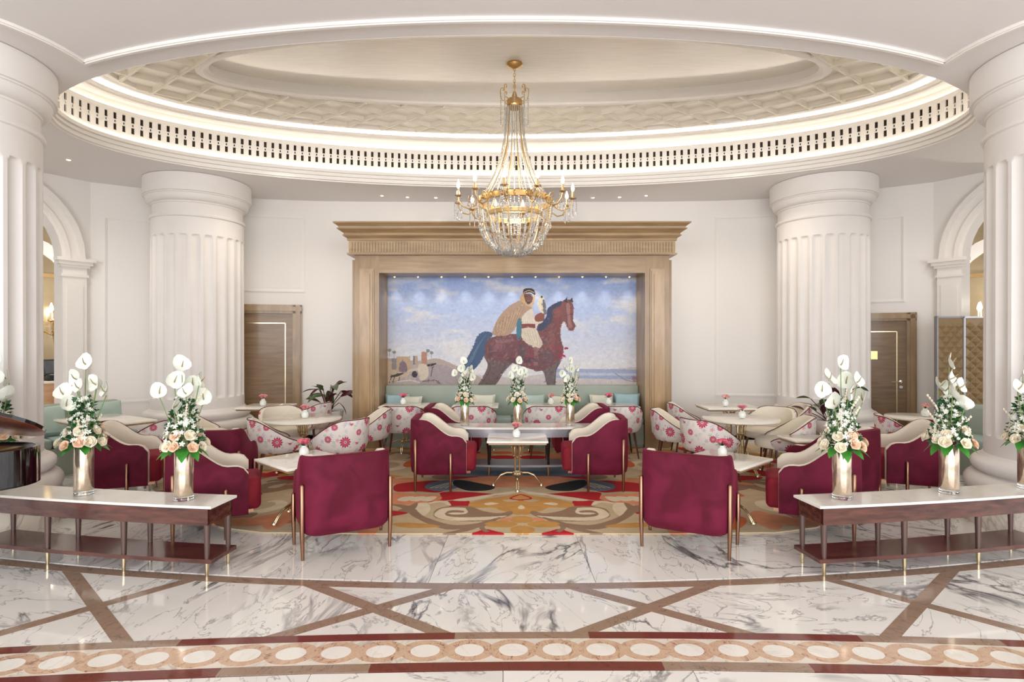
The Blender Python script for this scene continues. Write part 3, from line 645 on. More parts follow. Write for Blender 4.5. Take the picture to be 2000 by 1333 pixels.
# back wall with both doorways cut by building it in pieces is not needed: the doors stand in front of the wall face
k = MB(); wallstrip(k, -6.6, 6.6, 0, WH+.1, -.15, 0); wall_back = tag(k.obj('wall_back', plaster, angle=20), kind='structure')
k = MB(); wallstrip(k, -6.6, -4.98, 0, .16, 0, .025); wallstrip(k, -3.62, -2.5, 0, .16, 0, .025); wallstrip(k, 2.5, 5.2, 0, .16, 0, .025); wallstrip(k, 6.42, 6.6, 0, .16, 0, .025)
tag(k.obj('baseboard_back', trim_m, angle=20), kind='structure')
def panel(x0, x1, z0, z1):
    k = MB()
    for a, b_, c, d in ((x0, x1, z1-.045, z1), (x0, x1, z0, z0+.045)):
        wallstrip(k, a, b_, c, d, 0, .012); wallstrip(k, a+.012, b_-.012, c+.012, d-.012, .012, .022)
    for a in (x0, x1-.045):
        wallstrip(k, a, a+.045, z0+.045, z1-.045, 0, .012); wallstrip(k, a+.014, a+.03, z0+.03, z1-.03, .012, .022)
    k.obj('panel_moulding', trim_m, wall_back, angle=20)
    k = MB(); wallstrip(k, x0+.08, x1-.08, z0+.08, z1-.08, 0, .004); k.obj('wall_panel', plaster, wall_back, angle=20)
panel(-6.42, -5.2, .66, 3.62); panel(-4.9, -3.64, 2.50, 3.84); panel(3.57, 4.9, .68, 3.84); panel(5.3, 6.25, 2.27, 3.66)
panel(-3.45, -2.75, .68, 3.84) if False else None

# arched end walls left and right
def arch_wall(s):
    P0 = Vector((s*6.55, 8.75)); d = Vector((s*.75, -1.15)).normalized(); nrm = Vector((-s*d.y*s, s*d.x*s))
    nrm = Vector((d.y, -d.x)) if s < 0 else Vector((-d.y, d.x))      # into the room
    if nrm.x*s > 0: nrm = -nrm
    def W(u, o, z): q = P0+d*u+nrm*o; return (q.x, q.y, z)
    cu, Ri, Ro, zs = 1.36, .98, 1.29, 2.90; L_ = 3.6
    name = 'wall_left' if s < 0 else 'wall_right'
    k = MB()
    def blk(u0, u1, z0, z1, o0, o1, kk=None):
        (kk or k).add([W(u0, o0, z0), W(u1, o0, z0), W(u1, o1, z0), W(u0, o1, z0), W(u0, o0, z1), W(u1, o0, z1), W(u1, o1, z1), W(u0, o1, z1)],
              [(0, 1, 2, 3), (4, 7, 6, 5), (0, 4, 5, 1), (1, 5, 6, 2), (2, 6, 7, 3), (3, 7, 4, 0)])
    blk(0, cu-Ri-.0, 0, WH, -.25, 0); blk(cu+Ri, L_, 0, WH, -.25, 0)
    n = 20
    for i in range(n):
        a0, a1 = PI*i/n, PI*(i+1)/n
        u0, u1 = cu-Ri*math.cos(a0), cu-Ri*math.cos(a1); z0, z1 = zs+Ri*math.sin(a0), zs+Ri*math.sin(a1)
        k.add([W(u0, 0, z0), W(u1, 0, z1), W(u1, 0, WH), W(u0, 0, WH), W(u0, -.25, z0), W(u1, -.25, z1), W(u1, -.25, WH), W(u0, -.25, WH)],
              [(0, 1, 2, 3), (4, 7, 6, 5), (0, 4, 5, 1)])
    wl = tag(k.obj(name, plaster, angle=20), kind='structure')
    k = MB()                                     # archivolt: stepped band
    for ra, rb, o in ((Ri, Ro, .05), (Ri+.04, Ri+.10, .075), (Ro-.09, Ro-.02, .085)):
        rings = []
        for i in range(n+1):
            a = PI*i/n; cs, sn = math.cos(a), math.sin(a)
            rings.append([W(cu-ra*cs, 0, zs+ra*sn), W(cu-ra*cs, o, zs+ra*sn), W(cu-rb*cs, o, zs+rb*sn), W(cu-rb*cs, 0, zs+rb*sn)])
        k.loft(rings, True, True)
    k.obj('archivolt', trim_m, wl, angle=25)
    for uc in (cu-(Ri+Ro)/2-.0, cu+(Ri+Ro)/2):
        k = MB(); hw = .155
        blk(uc-hw, uc+hw, 0, 2.62, 0, .07, k); blk(uc-hw-.02, uc+hw+.02, 0, .25, 0, .1, k)
        blk(uc-hw+.05, uc+hw-.05, .35, 2.5, .07, .082, k)
        k.obj('pilaster', trim_m, wl, smooth=False)
        k = MB()
        for z0, z1, e in ((2.62, 2.66, .02), (2.66, 2.76, .0), (2.76, 2.80, .03), (2.80, 2.85, .06), (2.85, 2.90, .09)): blk(uc-hw-e, uc+hw+e, z0, z1, 0, .07+e, k)
        k.obj('pilaster_capital', trim_m, wl, smooth=False)
    # antique-mirror wall of the side room, seen through the arch
    m0 = MB(); blk(-1.2, 4.6, 0, WH, -1.75, -1.65, m0); fw = tag(m0.obj('wall_side_room_left' if s < 0 else 'wall_side_room_right', oak_gold, smooth=False), kind='structure')
    for i in range(7):
        for j, (z0, z1) in enumerate(((1.05, 1.9), (1.92, 2.75), (2.77, 3.95))):
            q = MB(); u = -1.0+i*.78; blk(u, u+.76, z0, z1, -1.65, -1.635, q); q.obj('mirror_panel', mirror_tan, fw, smooth=False)
    q = MB(); blk(-1.2, 4.6, .98, 1.04, -1.65, -1.56, q); blk(-1.2, 4.6, 2.74, 2.80, -1.65, -1.6, q); q.obj('mirror_rail', gold, fw, smooth=False)
    q = MB()  # thin relief arches stand in for the arch reflected in the mirror
    for ra, rb, o in ((.75, .95, .04),):
        for c_ in (.5, 2.6):
            rings = []
            for i in range(13):
                a = PI*i/12; rings.append([W(c_-ra*math.cos(a), -1.635, 2.5+ra*math.sin(a)), W(c_-ra*math.cos(a), -1.6, 2.5+ra*math.sin(a)), W(c_-rb*math.cos(a), -1.6, 2.5+rb*math.sin(a)), W(c_-rb*math.cos(a), -1.635, 2.5+rb*math.sin(a))])
            q.loft(rings, True, True)
    q.obj('reflected_arch', trim_m, fw)
    return W, wl
WL, wall_l = arch_wall(-1); WR, wall_r = arch_wall(1)
# side-room sconces
def sconce(loc, rz, label):
    t = thing('wall_sconce', label, 'wall lamp', loc, rz)
    k = MB(); k.lathe([(.002, -.42), (.03, -.38), (.035, -.3), (.06, -.12), (.075, -.02), (.06, .02), (.03, .05), (.02, .09)], 12, (0, 0, 0)); k.obj('stem', gold, t)
    for i in range(5):
        a = PI*(.0+.25*i); k = MB(); dx, dy = math.cos(a), math.sin(a)
        k.tube([(0, 0, -.05), (.07*dx, .07*dy, -.1), (.14*dx, .14*dy, -.06), (.15*dx, .15*dy, .02)], .008, 6); k.lathe([(.01, .02), (.03, .03), (.03, .04), (.01, .045)], 10, (.15*dx, .15*dy, 0)); ar = k.obj('arm', gold, t)
        k = MB(); k.lathe([(.011, .045), (.011, .11)], 8, (.15*dx, .15*dy, 0)); k.obj('candle_sleeve', cream_f, ar)
        k = MB(); k.lathe([(.006, .11), (.017, .14), (.014, .165), (.002, .2)], 8, (.15*dx, .15*dy, 0)); k.obj('bulb', lamp_m, ar)
        k = MB()
        for q in range(5): k.octa((.15*dx, .15*dy, -.0-.03*q), .008, .014)
        k.obj('crystal_drop', crystal, ar)
    t.scale = (1.7, 1.7, 1.7)
    point('sconce_light', (loc[0]+.0, loc[1]+.0, loc[2]+.32), 20)
    return t
a_, b_, c_ = WL(.07, -.95, 1.92); sconce((a_, b_, c_), -2.14, 'gilt candle sconce glowing in the arch at far left')
a_, b_, c_ = WR(.42, -1.3, 1.95); sconce((a_, b_, c_), 2.14, 'gilt candle sconce above the quilted screen at far right')
# counter and till in the left arch
x0, y0, _ = WL(.42, -.62, 0)
t = thing('service_counter', 'pale wood service counter in the left arch under the till', 'counter', (x0, y0, 0), .99)
k = MB(); k.box((0, 0, .5), (1.1, .5, 1.0)); k.obj('body', counter_wood, t, smooth=False)
k = MB(); k.box((0, 0, 1.015), (1.16, .56, .03)); k.obj('worktop', cream_f, t, smooth=False)
for i in range(3):
    k = MB(); k.box((.28, -.256, .25+.24*i), (.48, .015, .22)); dr = k.obj('drawer', counter_wood, t, smooth=False)
    k = MB(); k.box((.28, -.27, .32+.24*i), (.18, .012, .012)); k.obj('handle', brass, dr, smooth=False)
t = thing('till_terminal', 'black till screen with receipt printer on the counter in the left arch', 'till', (x0, y0, 1.031), .99)
k = MB(); k.rbox((.22, .0, .05), (.36, .28, .1), .02); k.obj('base', black_plastic, t)
k = MB(); k.box((0, 0, 0), (.4, .025, .28)); o = k.obj('screen_housing', black_plastic, t, smooth=False, loc=(.22, .06, .2)); o.rotation_euler = (math.radians(-30), 0, 0)
k = MB(); k.box((0, -.014, 0), (.34, .004, .22)); k.obj('screen', screen_m, o, smooth=False)
k = MB(); k.rbox((-.22, 0, .07), (.2, .24, .14), .02); k.obj('receipt_printer', black_plastic, t)

# doors
def door(name, x, wdt, hgt, fr, lab_side, hx_, plate=False, fz=None):
    y = wy(x); e = .3; t = Vector((2*e, wy(x+e)-wy(x-e))).normalized(); rz = math.atan2(t.y, t.x)
    d = bpy.data.objects.new(name, None); C.objects.link(d); d.location = (x+.0, y-.06, 0); d.rotation_euler = (0, 0, rz); d['kind'] = 'structure'
    k = MB()
    for o_, w_, th in ((0, fr, .07), (fr*.25, fr*.5, .1)):
        for s in (-1, 1): k.box((s*(wdt/2+fr/2 if o_ == 0 else wdt/2+fr*.6), -.0, (hgt+fr)/2), (w_, th*1.6, hgt+fr))
        k.box((0, 0, hgt+fr/2+o_*.1), (wdt+2*fr, th*1.6, w_))
    k.obj('door_frame', oak, d, smooth=False)
    k = MB(); k.box((0, .02, hgt/2), (wdt, .05, hgt)); k.obj('door_leaf', door_m, d, smooth=False)
    k = MB(); iw, ih0, ih1 = wdt-.25, .35, hgt-.17
    for s in (-1, 1): k.box((s*iw/2, -.008, (ih0+ih1)/2), (.014, .006, ih1-ih0))
    for z in (ih0, ih1): k.box((0, -.008, z), (iw, .006, .014))
    k.obj('brass_inlay', pale_brass, d, smooth=False)
    k = MB(); k.lathe([(.028, 0), (.028, .008), (.01, .01), (.01, .05)], 12); 
    k.v = [(hx_+a, -.01-c, 1.0+b) for a, b, c in k.v]; sg = 1 if hx_ < 0 else -1
    k.tube([(hx_, -.05, 1.0), (hx_+sg*.13, -.055, 1.0)], .009, 8)
    for q in range(1): 
        c0 = len(k.v); k.lathe([(.024, 0), (.024, .008)], 12); k.v[c0:] = [(hx_+a, -.006-c, .92+b) for a, b, c in k.v[c0:]]
    k.obj('door_handle', chrome, d)
    if plate: k = MB(); k.box((plate, -.01, 1.42), (.13, .008, .13)); k.obj('sign_plate', brass, d, smooth=False)
    return d
door('door_1', -4.31, .98, 2.13, .15, 0, -.42)
door('door_2', 5.80, .98, 1.97, .13, 0, .42, plate=.04)

# ================================================================== CEILING, OVAL RECESS AND COFFERS
EC = (0.02, 6.8); EA, EB = 5.30, 2.24
def el(t, d=0., z=0.): return (EC[0]+(EA-d)*math.sin(t), EC[1]+(EB-d)*math.cos(t), z)
N = 144; TS = [2*PI*i/N for i in range(N)]
k = MB()
def ring(d, z): return [el(t, d, z) for t in TS]
def rect(z):
    out = []
    for t in TS:
        dx, dy = math.sin(t)*EA, math.cos(t)*EB; s = min((9.5/abs(dx)) if dx else 1e9, ((4.2 if dy > 0 else 10.3)/abs(dy)) if dy else 1e9); out.append((EC[0]+dx*s, EC[1]+dy*s, z))
    return out
k.loft([rect(4.12), ring(-.02, 4.12)]); k.loft([rect(5.3), rect(4.12)])
ceiling = tag(k.obj('ceiling', ceil_m, angle=30), kind='structure')
k = MB()
prof = [(-.02, 4.118), (-.02, 4.135), (.01, 4.14), (.01, 4.165), (-.01, 4.17), (-.01, 4.195), (.02, 4.20), (.02, 4.225), (0, 4.23), (0, 4.25), (.03, 4.255), (.03, 4.30), (.0, 4.305), (-.10, 4.305), (-.10, 4.28), (-.24, 4.28)]
k.loft([ring(d, z) for d, z in prof]); tag(k.obj('trim_2', trim_m, ceiling, angle=25), 'stepped cornice round the oval opening')
k = MB(); k.loft([ring(-.24, 4.28), ring(-.24, 4.725)]); k.obj('grille_backing', dark_slot, ceiling, angle=30)
k = MB(); k.loft([ring(-.155, 4.725), ring(-.24, 4.725), ring(-.24, 4.86), ring(-.30, 4.86)]); k.obj('cove_back', trim_m, ceiling, angle=30)
def strip(d0, d1, z0, z1, name, mt): q = MB(); q.loft([ring(d0, z0), ring(d1, z0), ring(d1, z1), ring(d0, z1), ring(d0, z0)]); return q.obj(name, mt, ceiling, angle=30)
strip(-.10, -.085, 4.31, 4.328, 'led_strip', led_m)
strip(-.155, -.13, 4.33, 4.42, 'grille_rail', trim_m); strip(-.155, -.13, 4.68, 4.73, 'grille_rail', trim_m)
strip(-.2, -.185, 4.75, 4.765, 'led_strip', led_soft)
# grille units
k = MB(); u_ = .105
k.box((0, 0, .13), (.068, .02, .26))
for z, hh_ in ((.0075, .015), (.108, .014), (.152, .014), (.2525, .015)): k.box((u_/2, 0, z), (u_-.068, .02, hh_))
for s in (-1, 1): k.box((u_/2+s*.0135, 0, .13), (.010, .02, .032))
unit = k.mesh('grille_panel', trim_m, smooth=False)
per = 0; tt = []; T2 = np.linspace(-PI, PI, 6000); xs = EC[0]+(EA+.1425)*np.sin(T2); ys = EC[1]+(EB+.1425)*np.cos(T2)
sl = np.concatenate([[0], np.cumsum(np.hypot(np.diff(xs), np.diff(ys)))]); nu = int(round(sl[-1]/u_))
for i in range(nu):
    s_ = sl[-1]*(i+.5)/nu; t = float(np.interp(s_, sl, T2))
    if math.cos(t) < -.45: continue
    x, y, z = el(t, -.1425, 4.42); tx, ty = (EA+.14)*math.cos(t), -(EB+.14)*math.sin(t)
    place(unit, 'grille_panel', ceiling, (x, y, z), (0, 0, math.atan2(ty, tx)))
# upper mouldings
k = MB(); prof = [(-.30, 4.86), (-.12, 4.85), (-.12, 4.83), (-.02, 4.83), (.0, 4.815), (.06, 4.815), (.06, 4.835), (.12, 4.84), (.14, 4.855), (.12, 4.865), (.02, 4.865), (.02, 4.90), (.25, 4.90), (.25, 4.875), (.32, 4.875), (.32, 4.91)]
k.loft([ring(d, z) for d, z in prof]); k.obj('cove_moulding', trim_m, ceiling, angle=25)
strip(.05, .10, 4.867, 4.88, 'led_strip', led_m)
EA2, EB2, EA1, EB1 = EA-.42, EB-.32, 3.76, .90
def el2(a, b, z): return [(EC[0]+a*math.sin(t), EC[1]+b*math.cos(t), z) for t in TS]
k = MB(); k.loft([ring(.30, 4.885), el2(EA2+.06, EB2+.02, 4.865), el2(EA2, EB2, 4.865), el2(EA2, EB2, 4.93)]); k.obj('lattice_border', trim_m, ceiling, angle=25)
k = MB(); k.loft([el2(EA2+.1, EB2+.1, 4.912), el2(EA1-.02, EB1-.02, 4.912)]); k.obj('lattice_background', lattice_bg, ceiling)
# inner oval: frame and silver disc
k = MB(); k.loft([el2(EA1+.05, EB1+.05, 4.93), el2(EA1+.05, EB1+.05, 4.87), el2(EA1+.0, EB1+.0, 4.855), el2(EA1-.04, EB1-.04, 4.86), el2(EA1-.05, EB1-.05, 4.885), el2(EA1-.10, EB1-.10, 4.90), el2(EA1-.10, EB1-.10, 5.02)])
k.obj('oval_frame', trim_m, ceiling, angle=30)
k = MB(); k.loft([el2(EA1-.1, EB1-.1, 5.0), el2(EA1*.5, EB1*.5, 5.0), el2(.01, .01, 5.0)]); k.obj('oval_panel', silver_m, ceiling)
# lattice beams: two families of parallel ribs, clipped to the band between the ovals
def hits(p, d, a, b):
    A_ = (d[0]/a)**2+(d[1]/b)**2; B_ = 2*(p[0]*d[0]/a**2+p[1]*d[1]/b**2); C_ = (p[0]/a)**2+(p[1]/b)**2-1; D_ = B_*B_-4*A_*C_
    if D_ <= 0: return None
    r = math.sqrt(D_); return ((-B_-r)/(2*A_), (-B_+r)/(2*A_))
for sgn in (-1, 1):
    ang = math.radians(37)*sgn; d = (math.cos(ang), math.sin(ang)); px_ = .62
    for i in range(-11, 12):
        p = ((i+.5)*px_ , 0.); o = hits(p, d, EA2, EB2)
        if not o: continue
        n_ = hits(p, d, EA1+.04, EB1+.04); segs = [(o[0], o[1])] if not n_ else [(o[0], n_[0]), (n_[1], o[1])]
        for s0, s1 in segs:
            if s1-s0 < .06: continue
            q = MB(); mx_ = (s0+s1)/2
            q.box((0, 0, -.002), (s1-s0, .042, .058)); q.box((0, 0, -.035), (s1-s0, .024, .010))
            q.obj('lattice_rib', lattice_m, ceiling, smooth=False, loc=(EC[0]+p[0]+d[0]*mx_, EC[1]+p[1]+d[1]*mx_, 4.888+(.003 if sgn > 0 else 0)), rz=ang)
# ceiling moulding that follows the oval in front and swings round the two front columns
COLX, FY, BY = 4.92, 4.90, 8.9; FX = 4.92
def moulding(w0, w1, z0, z1, kk):
    pts = []
    for i in range(61):
        t = PI+(-1+2*i/60)*.86*1.0
        pts.append(t)
    R = 1.17; g = .235
    def path(off):
        out = []
        # left arc
        a_pts = []
        for i in range(15):
            a = math.radians(-80+ (i/14)*84); a_pts.append((-COLX+(R-off)*math.cos(a), FY+(R-off)*math.sin(a)))
        e_pts = []
        for i in range(61):
            t = PI+(1-2*i/60)*.745; e_pts.append((EC[0]+(EA+g+off)*math.sin(t), EC[1]+(EB+g+off)*math.cos(t)))
        b_pts = [(-x+.04, y) for x, y in reversed(a_pts)]
        return a_pts, e_pts, b_pts
    A0, E0, B0 = path(w0); A1, E1, B1 = path(w1)
    for u, v in ((A0, A1), (E0, E1), (B0, B1)):
        kk.loft([[(p[0], p[1], z1), (p[0], p[1], z0), (q[0], q[1], z0), (q[0], q[1], z1)] for p, q in zip(u, v)], True, True)
k = MB(); moulding(0, .05, 4.095, 4.121, k); moulding(.012, .038, 4.085, 4.1, k); tag(k.obj('trim_3', trim_m, ceiling, angle=30), kind='structure')
# downlights
DL = [(746, 382), (796, 385), (851, 386), (1158, 386), (1210, 385), (1262, 382), (134, 312)]
for i, (px, py) in enumerate(DL):
    D = F*(4.12-H0)/(YH-py); x = (px-1000)/F*D
    t = thing('downlight', ('recessed ceiling downlight over the mural, %s' % ('leftmost of six', 'second from left', 'third from left', 'fourth from left', 'fifth from left', 'rightmost of six')[i]) if i < 6 else 'recessed ceiling downlight beside the front left column', 'downlight', (x, D, 4.118), 0, 'recessed ceiling downlights')
    k = MB(); k.lathe([(.032, 0), (.034, -.004), (.028, -.006), (.024, -.001)], 16, caps=False); k.obj('trim_ring', chrome, t)
    k = MB(); k.lathe([(.001, -.002), (.024, -.002)], 12, caps=False); k.obj('lens', lamp_m, t)
    spot('downlight_beam', (x, D, 4.09), 12, 95)
for sx in (-1, 1):
    for xx, yy in ((6.1, 7.4), (3.4, 8.3)): spot('side_wash_spot', (sx*xx, yy, 4.09), 34, 150, (1, .9, .78), .3)  # extra spots without fixtures, added to wash the walls with light

# ================================================================== COLUMNS
def shaft_mesh():
    r0, zb, zt, nf, sub = .655, .62, 3.52, 24, 10
    zs = [.62, .74, .785, .80, .82, .85, .90, 1.6, 2.4, 3.0, 3.14, 3.18, 3.205, 3.22, 3.235, 3.33, 3.5]
    rings = []
    for z in zs:
        rr = []
        for f in range(nf):
            for j in range(sub):
                u = (j/sub-.5)*2          # across one flute
                half = .66; dep = 0
                if abs(u) < half:
                    q = u/half; lim = 1.
                    cap = .045
                    if z > 3.235-cap: lim = max(0, 1-((z-(3.235-cap))/cap)**2)
                    if z < .785+cap: lim = max(0, 1-(((.785+cap)-z)/cap)**2) if z >= .785 else 0
                    dep = .034*math.sqrt(max(0, lim-q*q)) if lim > q*q else 0
                a = 2*PI*(f+j/sub)/nf; r = r0*(1-.012*(z-.6)/2.9)-dep; rr.append((r*math.cos(a), r*math.sin(a), z))
        rings.append(rr)
    k = MB(); k.loft(rings); return k.mesh('shaft', column_m, True, 28)
SH = shaft_mesh()
def arc(r, z, R, a0, a1, n=8): return [(r+R*math.cos(math.radians(a0+(a1-a0)*i/n)), z+R*math.sin(math.radians(a0+(a1-a0)*i/n))) for i in range(n+1)]
k = MB(); k.lathe([(.80, 0), (.80, .26), (.76, .265)], 48); PL = k.mesh('plinth', marble_far, True, 30)
k = MB(); k.lathe([(.70, .262)]+arc(.715, .355, .092, -80, 80)+[(.70, .452), (.70, .46)]+arc(.69, .525, .065, -80, 80, 6)+[(.69, .592), (.68, .60), (.662, .625)], 56); BS = k.mesh('base', column_m, True, 30)
k = MB(); k.lathe([(.652, 3.49), (.668, 3.50), (.672, 3.52), (.665, 3.54), (.635, 3.545), (.632, 3.70), (.645, 3.705), (.648, 3.725)]+[(.648+.07*math.sin(a), 3.725+.09*(1-math.cos(a))) for a in np.linspace(0, PI/2, 7)]+[(.722, 3.83), (.735, 3.835), (.735, 3.85), (.755, 3.855), (.757, 3.86), (.757, 4.115)], 64); CP = k.mesh('capital', column_m, True, 25)
for x, y, lab in ((-FX, FY, 'front left fluted plaster column beside the grand piano'), (FX+.03, FY, 'front right fluted plaster column beside the quilted screen'), (-4.95, BY, 'back left fluted plaster column beside the wooden door'), (4.9, BY, 'back right fluted plaster column behind the tall flowers')):
    t = thing('fluted_column', lab, 'column', (x, y, 0), 0)
    for me, n_ in ((PL, 'plinth'), (BS, 'base'), (SH, 'shaft'), (CP, 'capital')): place(me, n_, t, rot=(0, 0, .05))
# ================================================================== MURAL SURROUND
AX = .0
t = thing('mural_surround', 'big limed oak surround with stepped cornice framing the horse mural', 'surround', (AX, 8.6, 0))
for s in (-1, 1):
    k = MB(); k.box((s*2.215, .3, 1.53), (.37, .6, 3.06)); pl = k.obj('pillar', oak, t, smooth=False)
    k = MB(); k.box((s*2.215, -.012, 1.62), (.22, .024, 2.26)); k.box((s*2.215, -.034, 1.62), (.18, .020, 2.20)); k.box((s*2.215, -.052, 1.62), (.11, .016, 2.10))
    k.obj('inset_panel', oak_inset, pl, smooth=False)
    k = MB(); k.box((s*2.43, .33, 1.45), (.06, .5, 2.9)); k.box((s*2.215, -.008, .25), (.38, .03, .5)) ; k.obj('pillar_edge', oak, pl, smooth=False)
k = MB(); k.box((0, .3, 2.83), (4.06, .6, .28)); k.obj('lintel', oak_h, t, smooth=False)
k = MB(); k.box((0, .26, 3.07), (4.94, .68, .2)); fr = k.obj('frieze', oak_gold, t, smooth=False)
k = MB()
for i in range(112): k.box((-2.43+i*4.86/111, -.088, 3.07), (.024, .02, .15))
tag(k.obj('frieze_reeding', oak_gold, fr, smooth=False), kind='stuff')
k = MB(); k.box((0, .25, 2.968), (4.98, .72, .025)); k.obj('bead_moulding', oak_h, t, smooth=False)
k = MB()
def corn(z0, z1, p0, p1):
    hw0, hw1 = 2.47+p0, 2.47+p1; y0_, y1_ = -.08-p0, -.08-p1
    k.add([(-hw0, y0_, z0), (hw0, y0_, z0), (hw0, .62, z0), (-hw0, .62, z0), (-hw1, y1_, z1), (hw1, y1_, z1), (hw1, .62, z1), (-hw1, .62, z1)], [(0, 3, 2, 1), (4, 5, 6, 7), (0, 1, 5, 4), (1, 2, 6, 5), (2, 3, 7, 6), (3, 0, 4, 7)])
for a in ((3.17, 3.20, .02, .02), (3.20, 3.235, .02, .06), (3.235, 3.25, .075, .075), (3.25, 3.275, .06, .06), (3.275, 3.325, .06, .125), (3.325, 3.34, .14, .14), (3.34, 3.365, .12, .125), (3.365, 3.405, .125, .17), (3.405, 3.425, .185, .185)): corn(*a)
k.obj('cornice', oak_h, t, smooth=False)
# mural canvas (a flat print)
k = MB(); MX0, MX1, MZ0, MZ1 = (736-1000)/F*9.205, (1264-1000)/F*9.205, H0-(753-YH)/F*9.205, H0+(YH-530)/F*9.205
k.add([(MX0, 9.205, MZ0), (MX1, 9.205, MZ0), (MX1, 9.205, MZ1), (MX0, 9.205, MZ1), (MX0, 9.23, MZ0), (MX1, 9.23, MZ0), (MX1, 9.23, MZ1), (MX0, 9.23, MZ1)], [(0, 1, 2, 3), (7, 6, 5, 4), (0, 4, 5, 1), (1, 5, 6, 2), (2, 6, 7, 3), (3, 7, 4, 0)])
k.uv = [(0, 0), (1, 0), (1, 1), (0, 1)]*2
tag(k.obj('mural', mural_m, smooth=False), 'mural of a robed rider with falcon on a dark bay horse', 'painting')
for i in range(11):
    x = -1.9+i*.38; tt_ = thing('picture_light', 'tiny spotlight under the oak lintel above the mural, %s' % (['leftmost', 'second from the left', 'third from the left', 'fourth from the left', 'fifth from the left', 'the middle one', 'fifth from the right', 'fourth from the right', 'third from the right', 'second from the right', 'rightmost'][i]), 'spotlight', (x, 9.11, 2.685), 0, 'spotlights along the top of the mural')
    k = MB(); k.lathe([(.02, 0), (.024, -.006), (.016, -.006)], 10, caps=False); k.obj('trim_ring', chrome, tt_)
    k = MB(); k.lathe([(.001, -.004), (.016, -.004)], 10, caps=False); k.obj('lens', lamp_m, tt_)
    spot('picture_beam', (x, 9.11, 2.66), 3.5, 75, (1, .92, .8), .01, (math.radians(-8), 0, 0))

# ================================================================== SOFAS
def cushion(w_, h_, d_, seed=0):
    r = random.Random(seed); n = 12; k = MB(); rings = []
    for side in (1, -1):
        g = []
        for i in range(n+1):
            for j in range(n+1):
                u, v = -1+2*i/n, -1+2*j/n; b_ = (max(0, (1-u**4)*(1-v**4)))**.45; pin = 1-.07*(1-abs(u)**2)*(abs(v) > .8)-.0
                px_ = u*(1-.08*(1-v*v)*0-.07*(1-abs(v)) * (abs(u)**6)); pz = v*(1-.07*(1-abs(u))*(abs(v)**6))
                g.append((px_*w_/2, side*d_/2*b_*(1+.06*math.sin(5*u+seed)*math.sin(4*v)), pz*h_/2+h_/2))
        o = len(k.v); k.v += g
        for i in range(n):
            for j in range(n):
                q = (o+i*(n+1)+j, o+(i+1)*(n+1)+j, o+(i+1)*(n+1)+j+1, o+i*(n+1)+j+1); k.f.append(q if side < 0 else q[::-1])
    return k
t = thing('banquette', 'long sage green banquette under the horse mural', 'sofa', (0, 8.9, 0))
k = MB(); k.rbox((0, .18, .69), (4.06, .13, .50), .03); k.obj('backrest', sage, t)
for i in range(4):
    k = MB(); k.rbox((-1.52+i*1.013, -.05, .415), (1.005, .46, .10), .03); k.obj('seat_cushion', sage_seat, t)
k = MB(); k.box((0, -.06, .215), (4.04, .42, .31)); k.box((0, -.04, .03), (4.04, .40, .06)); k.obj('seat_base', sage, t, smooth=False)
def sidesofa(loc, rz, lab, L_=1.9):
    t = thing('banquette', lab, 'sofa', loc, rz)
    k = MB(); k.rbox((0, .28, .62), (L_, .14, .44), .06); k.obj('backrest', sage, t)
    for i in range(2): k = MB(); k.rbox(((i-.5)*L_/2, -.02, .40), (L_/2-.01, .56, .13), .04); k.obj('seat_cushion', sage_seat, t)
    k = MB(); k.box((0, .0, .17), (L_-.02, .52, .34)); k.obj('seat_base', sage, t, smooth=False)
    k = MB(); k.box((0, .38, .75), (L_+.1, .05, .06)); k.box((0, .38, .62), (L_+.08, .03, .22)); k.obj('back_rail', oak_h, t, smooth=False)
    return t
SL = sidesofa((-5.78, 6.95, 0), face(1., -.62)+PI, 'sage green banquette by the front left column')
SR = sidesofa((5.9, 6.8, 0), face(-1., -.62)+PI, 'sage green banquette by the front right column', 1.4)
def put_cushion(loc, rz, tilt, w_, mt, lab, grp, seed=0):
    k = cushion(w_, w_*.92, .15, seed); o = k.obj('cushion', mt); o.location = loc; o.rotation_euler = (tilt, 0, rz); tag(o, lab, 'cushion', grp)
g_ = 'scatter cushions on the banquette'
T_ = math.radians(-18)
put_cushion((-1.80, 8.84, .472), .15, T_, .38, cush_blue, 'blue silk cushion in the left corner of the mural banquette', g_, 1)
put_cushion((-1.60, 8.76, .472), -.25, T_, .36, cush_cream, 'ivory cushion leaning on the left corner blue cushion', g_, 2)
put_cushion((-.46, 8.81, .472), -.1, T_, .38, cush_cream, 'ivory cushion right of the leftmost tall flowers on the banquette', g_, 3)
put_cushion((.34, 8.81, .472), .1, T_, .38, cush_mint, 'mint cushion beside the middle tall flowers on the banquette', g_, 4)
put_cushion((.74, 8.81, .472), -.15, T_, .36, cush_cream, 'ivory cushion between mint cushion and right tall flowers', g_, 5)
put_cushion((1.42, 8.81, .472), .1, T_, .38, cush_cream, 'ivory cushion second from the right end of the mural banquette', g_, 6)
put_cushion((1.80, 8.82, .472), -.2, T_, .40, cush_blue, 'blue silk cushion in the right corner of the mural banquette', g_, 7)
put_cushion((-5.40, 7.52, .47), face(1, -.62)+PI, T_, .42, cush_mint, 'green cushion on the left banquette behind the pink roses', g_, 8)
put_cushion((-5.72, 6.95, .47), face(1, -.62)+PI, T_, .42, cush_mint, 'green cushion on the left banquette nearer the column', g_, 9)

